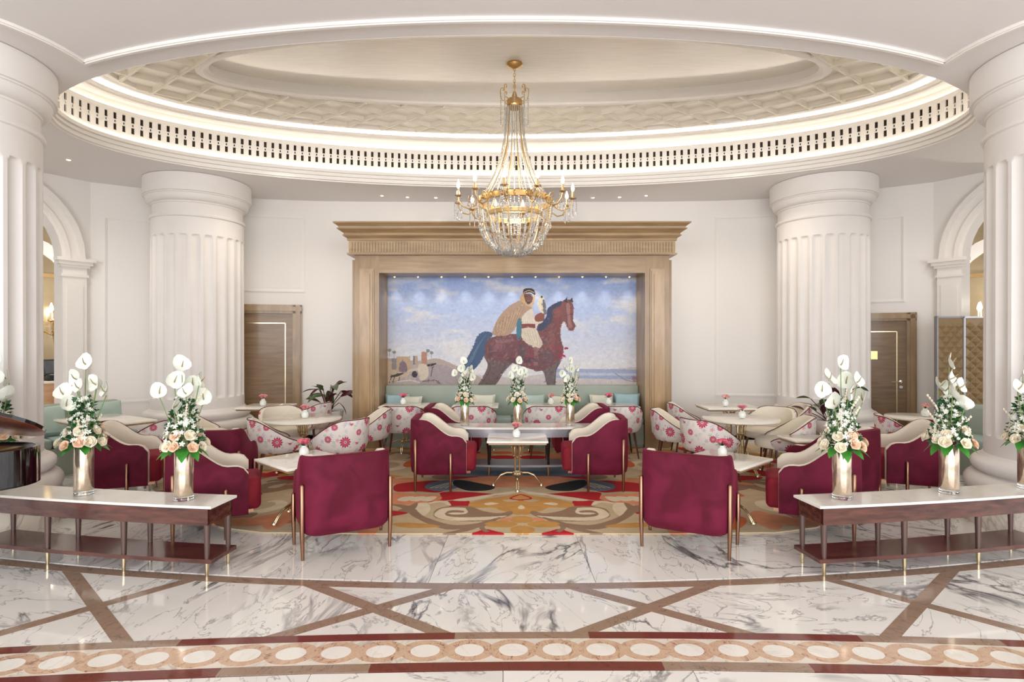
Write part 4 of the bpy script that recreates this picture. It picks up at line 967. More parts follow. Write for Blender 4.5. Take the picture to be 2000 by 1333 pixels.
# ================================================================== BURGUNDY ARMCHAIRS
def u_path(w_, yb, yf, R, ns=6, nc=8):
    P = []
    for i in range(ns): P.append((w_, yf+(yb+R-yf)*i/ns, 1, 0))
    for i in range(nc+1):
        a = -PI/2*i/nc; P.append((w_-R+R*math.cos(a), yb+R+R*math.sin(a), math.cos(a), math.sin(a)))
    for i in range(1, 4): P.append((w_-R-(2*(w_-R))*i/4, yb, 0, -1))
    m_ = [(-x, y, -nx, ny) for x, y, nx, ny in reversed(P[:ns+nc+1])]
    return P+m_
def armchair():
    t = thing('armchair', '', 'armchair')
    w_, yb, yf, R = .34, -.34, .28, .15
    P = u_path(w_, yb, yf, R, 12)
    def hgt(x, y): return .595+.183*smooth01((.13-y)/.32)
    n = len(P)
    def build(off_in0, off_out, zb, dz, top_r):
        rings = []
        for i, (x, y, nx, ny) in enumerate(P):
            h = hgt(x, y)+dz; e = min(i, n-1-i); drop = 0
            if e < 3: drop = (.075, .022, .004)[e]
            h -= drop; ring_ = []; off_in = off_in0+.045*max(0, -ny)**2
            inset_b = .05
            pts = [(-off_in, zb), (off_out-inset_b*.7, zb), (off_out-inset_b*.2, zb+.025), (off_out, zb+.08), (off_out+.006, (zb+h)/2), (off_out, h-top_r), (off_out-top_r*.3, h-top_r*.3), (off_out-top_r, h), (-off_in+top_r, h), (-off_in+top_r*.3, h-top_r*.3), (-off_in, h-top_r)]
            for o_, z in pts: ring_.append((x+nx*o_, y+ny*o_, z))
            rings.append(ring_)
        k = MB(); k.loft(rings, True, True); return k
    build(.032, 0., .175, 0, .016).obj('outer_shell', velvet_m, t)
    # cream inner lining: sits inside the shell and shows along the whole rim
    rings = []
    for i, (x, y, nx, ny) in enumerate(P):
        h = hgt(x, y)-.004; e = min(i, n-1-i); h -= (.07, .02, .004, 0)[min(e, 3)]; bk = max(0, -ny)**2
        rings.append([(x+nx*o_, y+ny*o_, z) for o_, z in ((-.03, .2), (-.03, h-.004), (-.045, h+.006-.03*bk), (-.085, h+.004-.03*bk), (-.105, h-.02-.02*bk), (-.11, h-.06-.02*bk), (-.10, .42), (-.10, .2))])
    k = MB(); k.loft(rings, True, True); k.obj('inner_lining', cream_f, t)
    k = MB(); k.rbox((0, .05, .325), (.47, .66, .27), .045, seg=4); k.obj('seat', velvet_seat, t)
    k = MB(); k.box((0, .04, .18), (.40, .56, .03)); k.obj('base_rim', copper, t, smooth=False)
    for x, y, h in ((.334, -.272, .57), (-.334, -.272, .57), (w_+.017, .11, .42), (-w_-.017, .11, .42)):
        k = MB(); k.tube([(x*.985, y, 0), (x, y, .2), (x, y, h-.01), (x, y, h)], [.012, .0175, .0175, .010], 12); k.obj('leg', copper, t)
    return t
bpy.context.view_layer.update()
proto = armchair()
AC = [(-1.40, 4.62, (-.45, .89), 'burgundy armchair with its back to the viewer, front left of the carpet'),
      (1.46, 4.62, (.45, .89), 'burgundy armchair with its back to the viewer, front right of the carpet'),
      (-.79, 6.45, (1, .04), 'burgundy armchair facing right at the low centre table'),
      (.95, 6.45, (-1, .04), 'burgundy armchair facing left at the low centre table'),
      (-.80, 7.52, (1, -.02), 'burgundy armchair half hidden behind the left end of the long centre table'),
      (.93, 7.52, (-1, -.02), 'burgundy armchair half hidden behind the right end of the long centre table'),
      (-2.62, 4.94, (.90, .42), 'burgundy armchair facing right behind the left console, its back leg by the vase'),
      (2.66, 4.98, (-.90, .40), 'burgundy armchair facing left behind the left end of the right console'),
      (-4.05, 5.88, (.93, .35), 'burgundy armchair behind the leftmost vase of the left console'),
      (4.22, 5.98, (-.93, .35), 'burgundy armchair behind the second vase of the right console'),
      (-3.02, 5.70, (-.12, 1), 'burgundy armchair seen from behind between two others at left'),
      (3.22, 5.66, (-.5, .86), 'burgundy armchair seen from behind between two others at right')]
for i, (x, y, d, lab) in enumerate(AC):
    o = proto if i == 0 else dup(proto, (x, y, 0))
    o.location = (x, y, .014 if (abs(x) < 2.2 and y > 5) or y > 5.9 else .012 if y > 5 else .001); o.rotation_euler = (0, 0, face(*d)); tag(o, lab, None, 'burgundy velvet armchairs')

# ================================================================== FLORAL TUB CHAIRS
def tubchair():
    t = thing('tub_chair', '', 'chair'); A_ = math.radians(128); n = 40
    def hh(a):
        q = abs(a)/A_; return .735-.245*smooth01((q-.22)/.78)**1.0-.0
    rings, lin, uv, pip = [], [], [], []
    for i in range(n+1):
        a = -A_+2*A_*i/n; dx, dy = math.sin(a), -math.cos(a); h = hh(a); e = min(i, n-i); zb = .36
        if e < 2: h -= (.03, .008)[e]
        sx = 1.06
        def pt(r, z): return (dx*r*sx, dy*r, z)
        rings.append([pt(.265, zb), pt(.285, zb+.02), pt(.305, zb+.07), pt(.318, (zb+h)/2+.03), pt(.325, h-.01), pt(.318, h), pt(.30, h), pt(.295, h-.02), pt(.26, zb+.02)])
        uv += [((a*.33)/.62+.5, z/.62) for z in (zb, zb+.02, zb+.07, (zb+h)/2+.03, h-.01, h, h, h-.02, zb)]
        lin.append([pt(.298, h-.004), pt(.285, h+.004), pt(.27, h-.004), pt(.262, h-.05), pt(.25, zb+.05), pt(.27, zb+.03), pt(.296, h-.03)])
        pip.append(pt(.321, h+.002))
    k = MB(); k.loft(rings, True, True); k.uv = uv; k.obj('outer_shell', floral_m, t)
    k = MB(); k.loft(lin, True, True); k.obj('inner_lining', cream_f, t)
    k = MB(); k.tube(pip, .0055, 6); k.obj('piping', piping_m, t)
    k = MB(); pts = []
    k.lathe([(.24, .36), (.275, .375), (.283, .41), (.275, .45), (.24, .468), (.10, .475), (.002, .475)], 28)
    k.v = [(x*1.0, y*1.0+.03 if y < 0 else y*1.12+.03, z) for x, y, z in k.v]; k.obj('seat', cream_f, t)
    for sx in (-1, 1):
        for sy in (-1, 1):
            k = MB(); k.tube([(sx*.245, sy*.235, 0), (sx*.19, sy*.18, .37)], [.010, .018], 8); k.obj('leg', walnut, t)
    return t
proto = tubchair(); gf = 'floral tub chairs'
TC = [(-1.55, 8.03, (0, 1), 'floral tub chair at the leftmost small table before the mural'),
      (-.56, 8.03, (0, 1), 'floral tub chair at the second small table before the mural, left of centre'),
      (.50, 8.03, (0, 1), 'floral tub chair at the third small table before the mural, right of centre'),
      (1.51, 8.03, (0, 1), 'floral tub chair at the rightmost small table before the mural'),
      (-2.76, 6.62, (.85, .55), 'large floral tub chair opening right at the near side of the left round table'),
      (-2.02, 6.62, (-.85, .55), 'large floral tub chair opening left directly behind the front left burgundy armchair'),
      (-1.92, 7.42, (-.9, -.3), 'floral tub chair with cream inside, on the mural side of the left round table'),
      (-3.04, 7.56, (.7, -.7), 'tub chair with cream inside facing out at the far side of the left round table'),
      (-3.0, 8.3, (-1, .15), 'small floral tub chair beside the door, right of the far left table'),
      (-4.08, 7.35, (.95, .3), 'floral tub chair right of the left tall flowers, before the back left column'),
      (-4.18, 6.55, (-1, .1), 'floral tub chair between the two tall vases at left'),
      (2.32, 6.62, (.85, .5), 'large floral tub chair opening right behind the front right burgundy armchair'),
      (3.28, 6.75, (-.95, .3), 'floral tub chair opening left with its cushion showing, right of the right round table'),
      (2.14, 7.35, (.9, -.3), 'floral tub chair with cream inside next to the right oak pillar'),
      (3.42, 7.5, (-.8, -.6), 'tub chair with cream inside facing out behind the right round table'),
      (2.58, 8.15, (1, -.15), 'small floral tub chair left of the far right table'),
      (3.92, 8.05, (-1, .1), 'small floral tub chair right of the far right table, by the column'),
      (4.72, 6.75, (1, -.35), 'tub chair with cream inside behind the rightmost burgundy armchair')]
for i, (x, y, d, lab) in enumerate(TC):
    o = proto if i == 0 else dup(proto, (x, y, 0))
    o.location = (x, y, .014); o.rotation_euler = (0, 0, face(*d)); tag(o, lab, None, gf)

# ================================================================== TABLES
def table_base(t, h, spread=.24, posts=4, z0=0):
    k = MB()
    for i in range(posts):
        a = PI/4+i*PI/2 if posts == 4 else i*2*PI/posts
        k.tube([(.035*math.cos(a), .035*math.sin(a), .14), (.035*math.cos(a), .035*math.sin(a), h-.06), (.12*math.cos(a), .12*math.sin(a), h-.015)], .0095, 8)
    for i in range(8): 
        a = i*PI/4; k.tube([(.05*math.cos(a), .05*math.sin(a), h-.17), (.06*math.cos(a), .06*math.sin(a), h-.08), (.10*math.cos(a), .10*math.sin(a), h-.02)], .005, 6)
    k.lathe([(.06, .13), (.066, .14), (.06, .155)], 16); k.lathe([(.05, h-.18), (.055, h-.17), (.05, h-.16)], 16)
    k.obj('column', pale_brass, t)
    for i in range(4):
        a = i*PI/2; dx, dy = math.cos(a), math.sin(a); k = MB()
        for o_ in (-.011, .011):
            q = [(.05, .15), (.12, .15), (.19, .12), (spread, .06), (spread+.03, .012)]
            k.tube([(r*dx-o_*dy, r*dy+o_*dx, z) for r, z in q], .008, 8)
        k.lathe([(.022, 0), (.022, .012), (.014, .028)], 10, ((spread+.03)*dx, (spread+.03)*dy, 0)); k.obj('foot', pale_brass, t)
def sqtable(loc, rz, w_, d_, h, lab, grp, base_rz=0):
    t = thing('cafe_table', lab, 'table', loc, rz, grp)
    k = MB(); k.rbox((0, 0, h-.012), (w_, d_, .024), .008, seg=2); k.obj('table_top', marble_top, t)
    k = MB(); k.box((0, 0, h-.034), (w_-.04, d_-.04, .02)); k.obj('under_frame', oak_h, t, smooth=False)
    table_base(t, h-.04); return t
def rdtable(loc, r, h, lab, grp, n=40, rz=.3):
    t = thing('round_table', lab, 'table', loc, rz, grp)
    k = MB(); k.lathe([(r-.02, h-.03), (r-.002, h-.02), (r, h-.006), (r-.008, h)], n); k.obj('table_top', marble_top, t)
    table_base(t, h-.03, .27); return t
gz = .014
gm = 'small marble tables before the mural'
sqtable((-1.60, 8.42, gz), 0, .68, .56, .685, 'leftmost small marble table before the mural banquette', gm)
sqtable((-.54, 8.42, gz), 0, .68, .56, .685, 'small marble table before the mural banquette, behind the left tall flowers', gm)
sqtable((.52, 8.42, gz), 0, .64, .56, .685, 'small marble table before the mural banquette, right of the middle tall flowers', gm)
sqtable((1.51, 8.42, gz), 0, .70, .56, .685, 'rightmost small marble table before the mural banquette', gm)
rdtable((-2.62, 7.05, gz), .47, .672, 'round marble table behind the front left armchair, with four tub chairs', 'round marble tables')
rdtable((2.86, 7.05, gz), .46, .672, 'round marble table behind the front right armchair', 'round marble tables')
sqtable((-3.55, 8.15, gz), 0, .66, .6, .70, 'marble table in front of the left wooden door', 'far marble tables')
sqtable((3.12, 8.1, gz), 0, .80, .6, .70, 'marble table right of the mural, under the wall panel', 'far marble tables')
sqtable((-4.85, 6.72, gz), -.55, 1.05, .66, .70, 'marble table at the left banquette with pink roses', 'far marble tables')
rdtable((5.05, 7.0, gz), .36, .70, 'small round marble table before the right wooden door', 'round marble tables')
gl = 'low marble tables'
sqtable((.06, 6.36, gz), 0, .67, .54, .55, 'low marble table on crossed brass feet in the middle of the carpet', gl)
sqtable((-1.93, 5.20, .014), math.radians(-42), .64, .62, .55, 'low marble table left of the front left burgundy armchair', gl)
sqtable((1.97, 5.22, .014), math.radians(42), .64, .62, .55, 'low marble table right of the front right burgundy armchair', gl)
sqtable((3.25, 6.21, gz), .1, .48, .38, .57, 'low marble table between the right tub chair and the burgundy armchair', gl)

# ================================================================== CONSOLES
def arcpoly(Ra, Rb, a0, a1, n=14): return arcp(Ra, a0, a1, n)+arcp(Rb, a1, a0, n)
def console(a0, a1, lab):
    """curved console: a0 = aisle end, a1 = outer end (radians round the lounge's centre)"""
    s = 1 if a1 > a0 else -1
    cx, cy = pol(17.37, a0); t = thing('console_table', lab, 'console table', (cx, cy, 0), 0, 'curved console tables')
    def loc(poly): return [(x-cx, y-cy) for x, y in poly]
    e = .0018*s
    def pr(Ra, Rb, b0, b1, z0, z1, name, mt):
        k = MB(); p = loc(arcpoly(Ra, Rb, b0, b1)); p = p if s > 0 else p[::-1]; k.prism(p, z0, z1); return k.obj(name, mt, t, angle=30)
    pr(17.52, 17.22, a0, a1, .482, .50, 'marble_top', marble_top)
    k = MB()
    for Ra, Rb in ((17.508, 17.488), (17.25, 17.232)):
        p = loc(arcpoly(Ra, Rb, a0+e, a1-e)); k.prism(p if s > 0 else p[::-1], .362, .482)
    for b in (a0+e, a1-e):
        p = loc([pol(17.508, b), pol(17.508, b+.0012*s), pol(17.232, b+.0012*s), pol(17.232, b)]); k.prism(p if s > 0 else p[::-1], .362, .482)
    k.obj('apron', console_w, t, angle=30)
    pr(17.515, 17.225, a0, a1, .100, .128, 'shelf', console_w)
    L_ = abs(a1-a0); n = max(3, int(round(L_*17.4/.74))+1)
    for i in range(n):
        a = a0+e*1.6+(a1-a0-3.2*e)*i/(n-1)
        for R in (17.488, 17.25):
            x, y = pol(R, a); k = MB(); k.tube([(x-cx, y-cy, .128), (x-cx, y-cy, .364)], [.016, .022], 12); lg = k.obj('leg', gunmetal, t)
            k = MB(); k.tube([(x-cx, y-cy, 0), (x-cx, y-cy, .10)], [.0115, .0155], 12); k.obj('brass_foot', pale_brass, lg)
    return t
console(-.1195, -.237, 'curved console on the left with marble top, mahogany shelf and two tall vases')
console(.1225, .237, 'curved console on the right with marble top, mahogany shelf and tall vases')
# straight long table in the centre
t = thing('console_table', 'long marble topped table behind the low centre table, holding three tall vases', 'console table', (.08, 7.0, gz), 0, 'curved console tables')
def bar(z0, z1, w0, d0, name, mt, bow=0):
    k = MB(); n = 16; p = [(-w0/2+w0*i/n, -d0/2-bow*(1-(2*i/n-1)**2)) for i in range(n+1)]+[(w0/2, d0/2), (-w0/2, d0/2)]
    k.prism(p, z0, z1); return k.obj(name, mt, t, angle=30)
bar(.568, .59, 1.86, .33, 'marble_top', marble_top, .05); bar(.465, .568, 1.3, .30, 'apron', apron_grey, .05); bar(.11, .135, 1.2, .32, 'shelf', apron_grey, .05)
for x in (-.36, .36):
    for y in (-.17, .12):
        k = MB(); k.tube([(x, y, .135), (x, y, .46)], [.016, .022], 12); lg = k.obj('leg', black_gloss, t); k = MB(); k.tube([(x, y, 0), (x, y, .11)], [.011, .0155], 12); k.obj('brass_foot', pale_brass, lg)
# ================================================================== FLOWERS
def anthurium_mesh(seed=0):
    k = MB(); n = 14; cen = (0, 0, 0); rings = []
    for q in (.02, .35, .7, 1.0):
        rr = []
        for i in range(n):
            a = 2*PI*i/n; r = .047*(1-.28*max(0, math.cos(a))**6)*(1+.22*max(0, -math.cos(a))**4)*q
            x, z = r*math.sin(a)*1.0, -r*math.cos(a)*1.12
            rr.append((x, -.018*q*q+.006*math.cos(3*a)*q, z))
        rings.append(rr)
    for a, b in zip(rings, rings[1:]): pass
    k.loft(rings, True); o = len(k.v); k.loft([[(x, y+.002, z) for x, y, z in r] for r in reversed(rings)], True)
    return k.mesh('spathe', white_petal, True, 60)
def spadix_mesh():
    k = MB(); k.tube([(0, 0, 0), (0, -.02, .02), (.004, -.035, .055)], [.005, .0045, .002], 6); return k.mesh('spadix', spadix_m)
def rose_mesh(mt, n=7):
    k = MB()
    for ring_, (cnt, rad, tilt, z0, sz) in enumerate(((5, .030, .75, -.004, .026), (4, .019, .38, .004, .024), (3, .008, .12, .010, .020))):
        for i in range(cnt):
            a = 2*PI*i/cnt+ring_*.5; ca, sa = math.cos(a), math.sin(a); rr = []
            for u in (-1, -.5, 0, .5, 1):
                col = []
                for v in (0, .5, 1.):
                    w_ = u*sz*(.5+.5*v); out = rad*(.35+.65*v**.8)+tilt*.008*v*v - abs(u)**2*.006; z = z0+sz*1.25*v*(1-.15*u*u)-(tilt*.012 if v == 1 else 0)
                    col.append((ca*out-sa*w_, sa*out+ca*w_, z))
                rr.append(col)
            k.loft(rr, False)
    k.sphere((0, 0, .012), .012, 6, 4); k.lathe([(.002, -.012), (.014, -.004), (.022, .004)], 8)
    return k.mesh('rose', mt, True, 60)
def leaf_mesh(mt, L_=.12, W_=.04, bend=.03, nm='leaf'):
    k = MB(); n = 8; rr = []
    for i in range(n+1):
        v = i/n; w_ = W_*math.sin(PI*min(1, v*.96+.03))**.8*(1-.25*v); z = -bend*v*v*2
        rr.append([(-w_, L_*v, z+.25*w_), (-w_*.5, L_*v, z+.06*w_), (0, L_*v, z), (w_*.5, L_*v, z+.06*w_), (w_, L_*v, z+.25*w_)])
    k.loft(rr, False); return k.mesh(nm, mt, True, 80)
ANT, SPX = anthurium_mesh(), spadix_mesh()
RP, RI = rose_mesh(peach_petal), rose_mesh(ivory_petal); RK, RB = rose_mesh(pink_petal), rose_mesh(palepink_petal)
LF, LFD = leaf_mesh(green_leaf), leaf_mesh(dark_leaf, .11, .03, .02)
def filler(r, zr, n, seed, size=.011):
    k = MB(); q = random.Random(seed)
    for i in range(n):
        z = q.uniform(*zr); f_ = 1-(z-zr[0])/(zr[1]-zr[0]); R = r*(.35+.75*f_); a = q.uniform(0, 2*PI); rr = R*math.sqrt(q.uniform(.25, 1)); c = Vector((rr*math.cos(a), rr*math.sin(a), z))
        nrm = Vector((c.x, c.y, .04+q.uniform(-.03, .05))).normalized(); u = nrm.orthogonal().normalized(); v = nrm.cross(u); s = size*q.uniform(.7, 1.3)
        for p_ in range(5):
            b = 2*PI*p_/5; d1 = u*math.cos(b)+v*math.sin(b); d2 = u*math.cos(b+.5)+v*math.sin(b+.5); d0 = u*math.cos(b-.5)+v*math.sin(b-.5)
            k.add([tuple(c), tuple(c+d0*s*.8+nrm*.003), tuple(c+d1*s*1.3+nrm*.006), tuple(c+d2*s*.8+nrm*.003)], [(0, 1, 2, 3)])
    return k
def leaves_mass(r, zr, n, seed, L_=.035):
    k = MB(); q = random.Random(seed)
    for i in range(n):
        z = q.uniform(*zr); f_ = 1-(z-zr[0])/(zr[1]-zr[0]); R = r*(.3+.6*f_); a = q.uniform(0, 2*PI); rr = R*q.uniform(.3, 1); c = Vector((rr*math.cos(a), rr*math.sin(a), z))
        d = Vector((math.cos(a+q.uniform(-1, 1)), math.sin(a+q.uniform(-1, 1)), q.uniform(-.2, 1.1))).normalized(); u = d.orthogonal().normalized()*L_*.3; s = L_*q.uniform(.7, 1.4)
        k.add([tuple(c), tuple(c+d*s*.5+u), tuple(c+d*s), tuple(c+d*s*.5-u)], [(0, 1, 2, 3)])
    return k
def bouquet(seed):
    """stands in a tall vase whose rim is at z = .36 of this object's origin"""
    q = random.Random(seed); t = thing('bouquet', '', 'flowers')
    filler(.14, (.42, .74), 190, seed, .0135).obj('small_white_blossom', white_petal, t, smooth=False)['kind'] = 'stuff'
    leaves_mass(.15, (.36, .72), 240, seed+1, .042).obj('foliage', dark_leaf, t, smooth=False)['kind'] = 'stuff'
    leaves_mass(.10, (.40, .66), 70, seed+2, .03).obj('foliage', green_leaf, t, smooth=False)['kind'] = 'stuff'
    for i in range(16):
        lay = i < 10; a = 2*PI*i/(10 if lay else 6)+q.uniform(-.15, .15); R = (.125 if lay else .085)*q.uniform(.9, 1.15); z = (.395 if lay else .46)+q.uniform(-.015, .02)
        o = place(RP if q.random() < .5 else RI, 'rose', t, (R*math.cos(a), R*math.sin(a), z), (0, 0, 0), q.uniform(1.0, 1.2))
        o.rotation_euler = Vector((0, 0, 1)).rotation_difference(Vector((math.cos(a), math.sin(a), .45))).to_euler()
    for i in range(8):
        a = 2*PI*i/8+q.uniform(-.2, .2); o = place(LF, 'leaf', t, (.05*math.cos(a), .05*math.sin(a), .375), (q.uniform(-.25, .05), 0, a-PI/2)); o.scale = (1.1, 1.05, 1)
    spots = [(0, .0, .97), (-.07, .0, .85), (.10, -.01, .84), (-.14, -.02, .74), (.14, .03, .72), (.02, -.06, .78), (.05, .07, .80), (-.05, -.09, .67)]
    for i, (x, y, z) in enumerate(spots):
        x += q.uniform(-.02, .02); z += q.uniform(-.03, .03)
        st = MB(); st.tube([(x*.2, y*.2, .38), (x*.6, y*.6, .38+(z-.38)*.5), (x, y, z-.01)], .0035, 5); so = st.obj('stem', stem_m, t)
        rz = q.uniform(-.9, .9) if i % 3 else q.uniform(-.3, .3)
        a_ = place(ANT, 'anthurium', so, (x, y, z+.02), (q.uniform(-.7, .25), q.uniform(-.7, .7), rz*1.6), q.uniform(1.1, 1.3))
        place(SPX, 'spadix', so, (x, y-.004, z+.01), (q.uniform(-.2, .3), q.uniform(-.3, .3), rz))
    for i in range(7):
        a = q.uniform(0, 6.28); R = q.uniform(.06, .15); z = q.uniform(.52, .85)
        st = MB(); st.tube([(0, 0, .4), (R*.6*math.cos(a), R*.6*math.sin(a), z-.08), (R*math.cos(a), R*math.sin(a), z)], .002, 4)
        for j in range(5):
            v = .6+.1*j; st.octa((R*v*math.cos(a), R*v*math.sin(a), z-.08+.02*j), .009, .013)
        st.obj('flower_spike', ivory_petal, t)
    return t
def tallvase():
    t = thing('vase', '', 'vase')
    k = MB(); k.lathe([(.062, .035), (.0635, .04), (.0635, .355), (.061, .36), (.058, .355), (.058, .05)], 32); k.obj('vase_body', mercury, t)
    k = MB(); k.lathe([(.060, 0), (.0635, .004), (.0635, .034), (.06, .036)], 32); k.obj('glass_foot', clear_glass, t)
    return t
bqs = [bouquet(3), bouquet(14), bouquet(27)]; vs_ = tallvase()
BV = [(-3.22, 4.235, .50, 0, 'left vase of the left console', 'the left vase on the left console'),
      (-2.38, 4.085, .50, 1, 'right vase of the left console', 'the right vase on the left console'),
      (2.41, 4.115, .50, 2, 'left vase of the right console', 'the left vase on the right console'),
      (3.31, 4.265, .50, 0, 'second vase of the right console', 'the second vase on the right console'),
      (4.03, 4.40, .50, 1, 'vase cut by the right picture edge on the right console', 'the vase at the right picture edge'),
      (-4.05, 4.42, .50, 2, 'vase hidden behind the piano on the left console', 'the vase at the left picture edge behind the piano'),
      (-.585, 6.98, .604, 1, 'left vase on the long centre table', 'the left vase on the long centre table'),
      (.07, 6.96, .604, 0, 'middle vase on the long centre table', 'the middle vase on the long centre table'),
      (.72, 6.98, .604, 2, 'right vase on the long centre table', 'the right vase on the long centre table')]
used = set()
for i, (x, y, z, b, lv, lb) in enumerate(BV):
    v = vs_ if i == 0 else dup(vs_, (0, 0, 0)); v.location = (x, y, z+.0005); tag(v, 'tall champagne mirrored cylinder, '+lv, None, 'tall champagne vases')
    o = dup(bqs[b], (0, 0, 0)) if b in used else bqs[b]; used.add(b)
    o.location = (x, y, z+.0005); o.rotation_euler = (0, 0, (0, .5, -.35, .9, .3, -.6, -.2, .4, .15)[i]); sc_ = .80 if i > 5 else 1.
    if i > 5: v.scale = (.84, .84, .84); o.scale = (.80, .80, .80); o.location.z += .01
    tag(o, 'white anthuriums and peach roses in '+lb, None, 'tall white bouquets')
# small bud vases
def budvase():
    t = thing('bud_vase', '', 'vase')
    k = MB(); k.lathe([(.018, 0), (.034, .008), (.046, .035), (.044, .065), (.028, .088), (.022, .096), (.026, .106), (.022, .106), (.018, .096)], 20); k.obj('vase_body', bubble_vase, t); return t
def posy(seed, a_, b_, leafy=False):
    q = random.Random(seed); t = thing('posy', '', 'flowers')
    for i in range(4):
        a = i*1.7+seed; R = .026; o = place((a_, b_)[i % 2], 'rose', t, (R*math.cos(a), R*math.sin(a), .125+.012*(i % 2)), (q.uniform(-.4, .4), q.uniform(-.4, .4), 0), 1.0)
    for i in range(3 if not leafy else 6):
        a = i*2.1+seed*.7; o = place(LFD, 'leaf', t, (0, 0, .10), (q.uniform(.3, 1.1), 0, a), .6)
    return t
bv = budvase(); ps = [posy(1, RK, RB), posy(2, RK, RK, True), posy(5, RB, RB)]
SV = [(-1.62, 8.40, .70, 1, 'leftmost small table before the mural'), (.58, 8.40, .70, 2, 'third small table before the mural'), (1.44, 8.40, .70, 1, 'rightmost small table before the mural'),
      (-3.58, 8.1, .714, 0, 'table in front of the left door'), (-2.58, 7.02, .687, 0, 'left round marble table'), (-5.0, 6.62, .714, 2, 'left banquette table'),
      (-1.95, 5.28, .565, 1, 'low table beside the front left armchair'), (1.97, 5.28, .565, 1, 'low table beside the front right armchair'), (.05, 6.32, .565, 0, 'low table in the middle of the carpet'),
      (3.05, 8.05, .714, 2, 'far table right of the mural'), (2.86, 7.0, .687, 0, 'right round marble table'), (5.1, 6.95, .714, 2, 'small round table before the right door')]
used = set()
for i, (x, y, z, b, lab) in enumerate(SV):
    v = bv if i == 0 else dup(bv, (0, 0, 0)); v.location = (x, y, z+.0005); tag(v, 'round bubbled white glass bud vase on the '+lab, None, 'bud vases')
    o = dup(ps[b], (0, 0, 0)) if b in used else ps[b]; used.add(b); o.location = (x, y, z+.0005)
    tag(o, ('pink roses', 'pink roses with dark leaves', 'blush roses')[b]+' on the '+lab, None, 'rose posies')
# potted foliage plants
CLF, MLF = leaf_mesh(calathea_leaf, .30, .075, .05, 'calathea_leaf'), leaf_mesh(maroon_leaf, .28, .07, .05, 'maroon_leaf')
def plant(loc, lab, potl, n, seed, ped=0.0, sp=1.0):
    q = random.Random(seed)
    p = thing('plant_pot', potl, 'pot', loc)
    k = MB(); k.lathe([(.15, 0), (.20, .03), (.235, .12), (.24, .20), (.225, .20), (.21, .10)], 28); k.obj('pot_body', pot_m, p)
    k = MB(); k.lathe([(.16, -.36), (.17, -.34), (.14, -.30), (.13, -.05), (.17, -.01), (.17, -.002)], 20); k.obj('pedestal', pot_m, p)
    t = thing('foliage_plant', lab, 'plant', (loc[0], loc[1], loc[2]+.17))
    k = MB(); k.lathe([(.002, .0), (.2, .0), (.2, -.03)], 20); k.obj('soil', walnut, t)
    for i in range(n):
        a = q.uniform(0, 6.28); R = q.uniform(.05, .24)*sp; z = q.uniform(.12, .46); bx, by = R*math.cos(a), R*math.sin(a)
        st = MB(); st.tube([(bx*.15, by*.15, 0), (bx*.55, by*.55, z*.6), (bx, by, z)], .006, 5); so = st.obj('stalk', maroon_leaf, t)
        place((CLF, MLF)[i % 2], 'leaf', so, (bx, by, z), (q.uniform(-.9, .9), q.uniform(-.6, .6), a-PI/2+q.uniform(-.5, .5)), q.uniform(.6, .95))
plant((-2.86, 8.75, .375), 'bushy plant with dark maroon and green leaves left of the oak surround', 'white bowl planter on a pedestal left of the oak surround', 20, 3)
plant((4.36, 7.72, .375), 'plant with striped green and maroon leaves behind the right console flowers', 'white bowl planter hidden behind the right console flowers', 18, 8, sp=1.5)

# ================================================================== GRAND PIANO (its tail)
t = thing('grand_piano', 'tail of a glossy black grand piano with raised lid at the left edge', 'piano', (-3.22, 3.66, 0))
tail = [(-2.2, .35), (-.25, .35)]+[(-.25+.25*math.sin(a), .10+.25*math.cos(a)) for a in np.linspace(.15, PI*.8, 9)]+[(-.3, -.22), (-.55, -.34), (-.9, -.5), (-1.4, -.62), (-2.2, -.66)]
tail = tail[::-1]
k = MB(); k.prism(tail, .69, .70); inn = [(x*.985-.02, y*.93) for x, y in tail]
def ringz(p, z): return [(x, y, z) for x, y in p]
k.loft([ringz(tail, .69), ringz(tail, .92), ringz(tail, .935), ringz(inn, .935), ringz(inn, .86)]); k.obj('rim', black_gloss, t, angle=30)
k = MB(); k.prism(inn, .86, .875); pf = k.obj('soundboard', piano_in, t, smooth=False)
k = MB()
for i in range(30): k.tube([(-2.1, -.5+.027*i, .91), (-.15-.012*abs(i-18), .03+.009*i, .91)], .0015, 4)
k.obj('strings', gold, pf)
k = MB(); k.box((-.22, .1, .9), (.06, .34, .03)); k.box((-.8, .0, .895), (.04, .7, .03)); k.obj('iron_plate', gold, pf, smooth=False)
lid = MB(); big = [(x*1.0+.02, (y-.36)*1.03) for x, y in tail]; lid.prism(big, 0, .022)
o = lid.obj('lid', black_gloss, t, smooth=False, loc=(0, .36, .955)); o.rotation_euler = (math.radians(-27), math.radians(4), 0)
under = MB(); under.prism([(x*.99, y*.985) for x, y in big], -.003, 0); under.obj('lid_underside', piano_in, o, smooth=False)
for x, y in ((-.6, -.05), (-1.9, -.3)):
    k = MB(); k.lathe([(.03, .02), (.035, .08), (.05, .3), (.07, .69)], 10, (x, y, 0)); k.lathe([(.02, 0), (.03, .01), (.02, .03)], 10, (x, y, 0)); k.obj('leg', black_gloss, t)

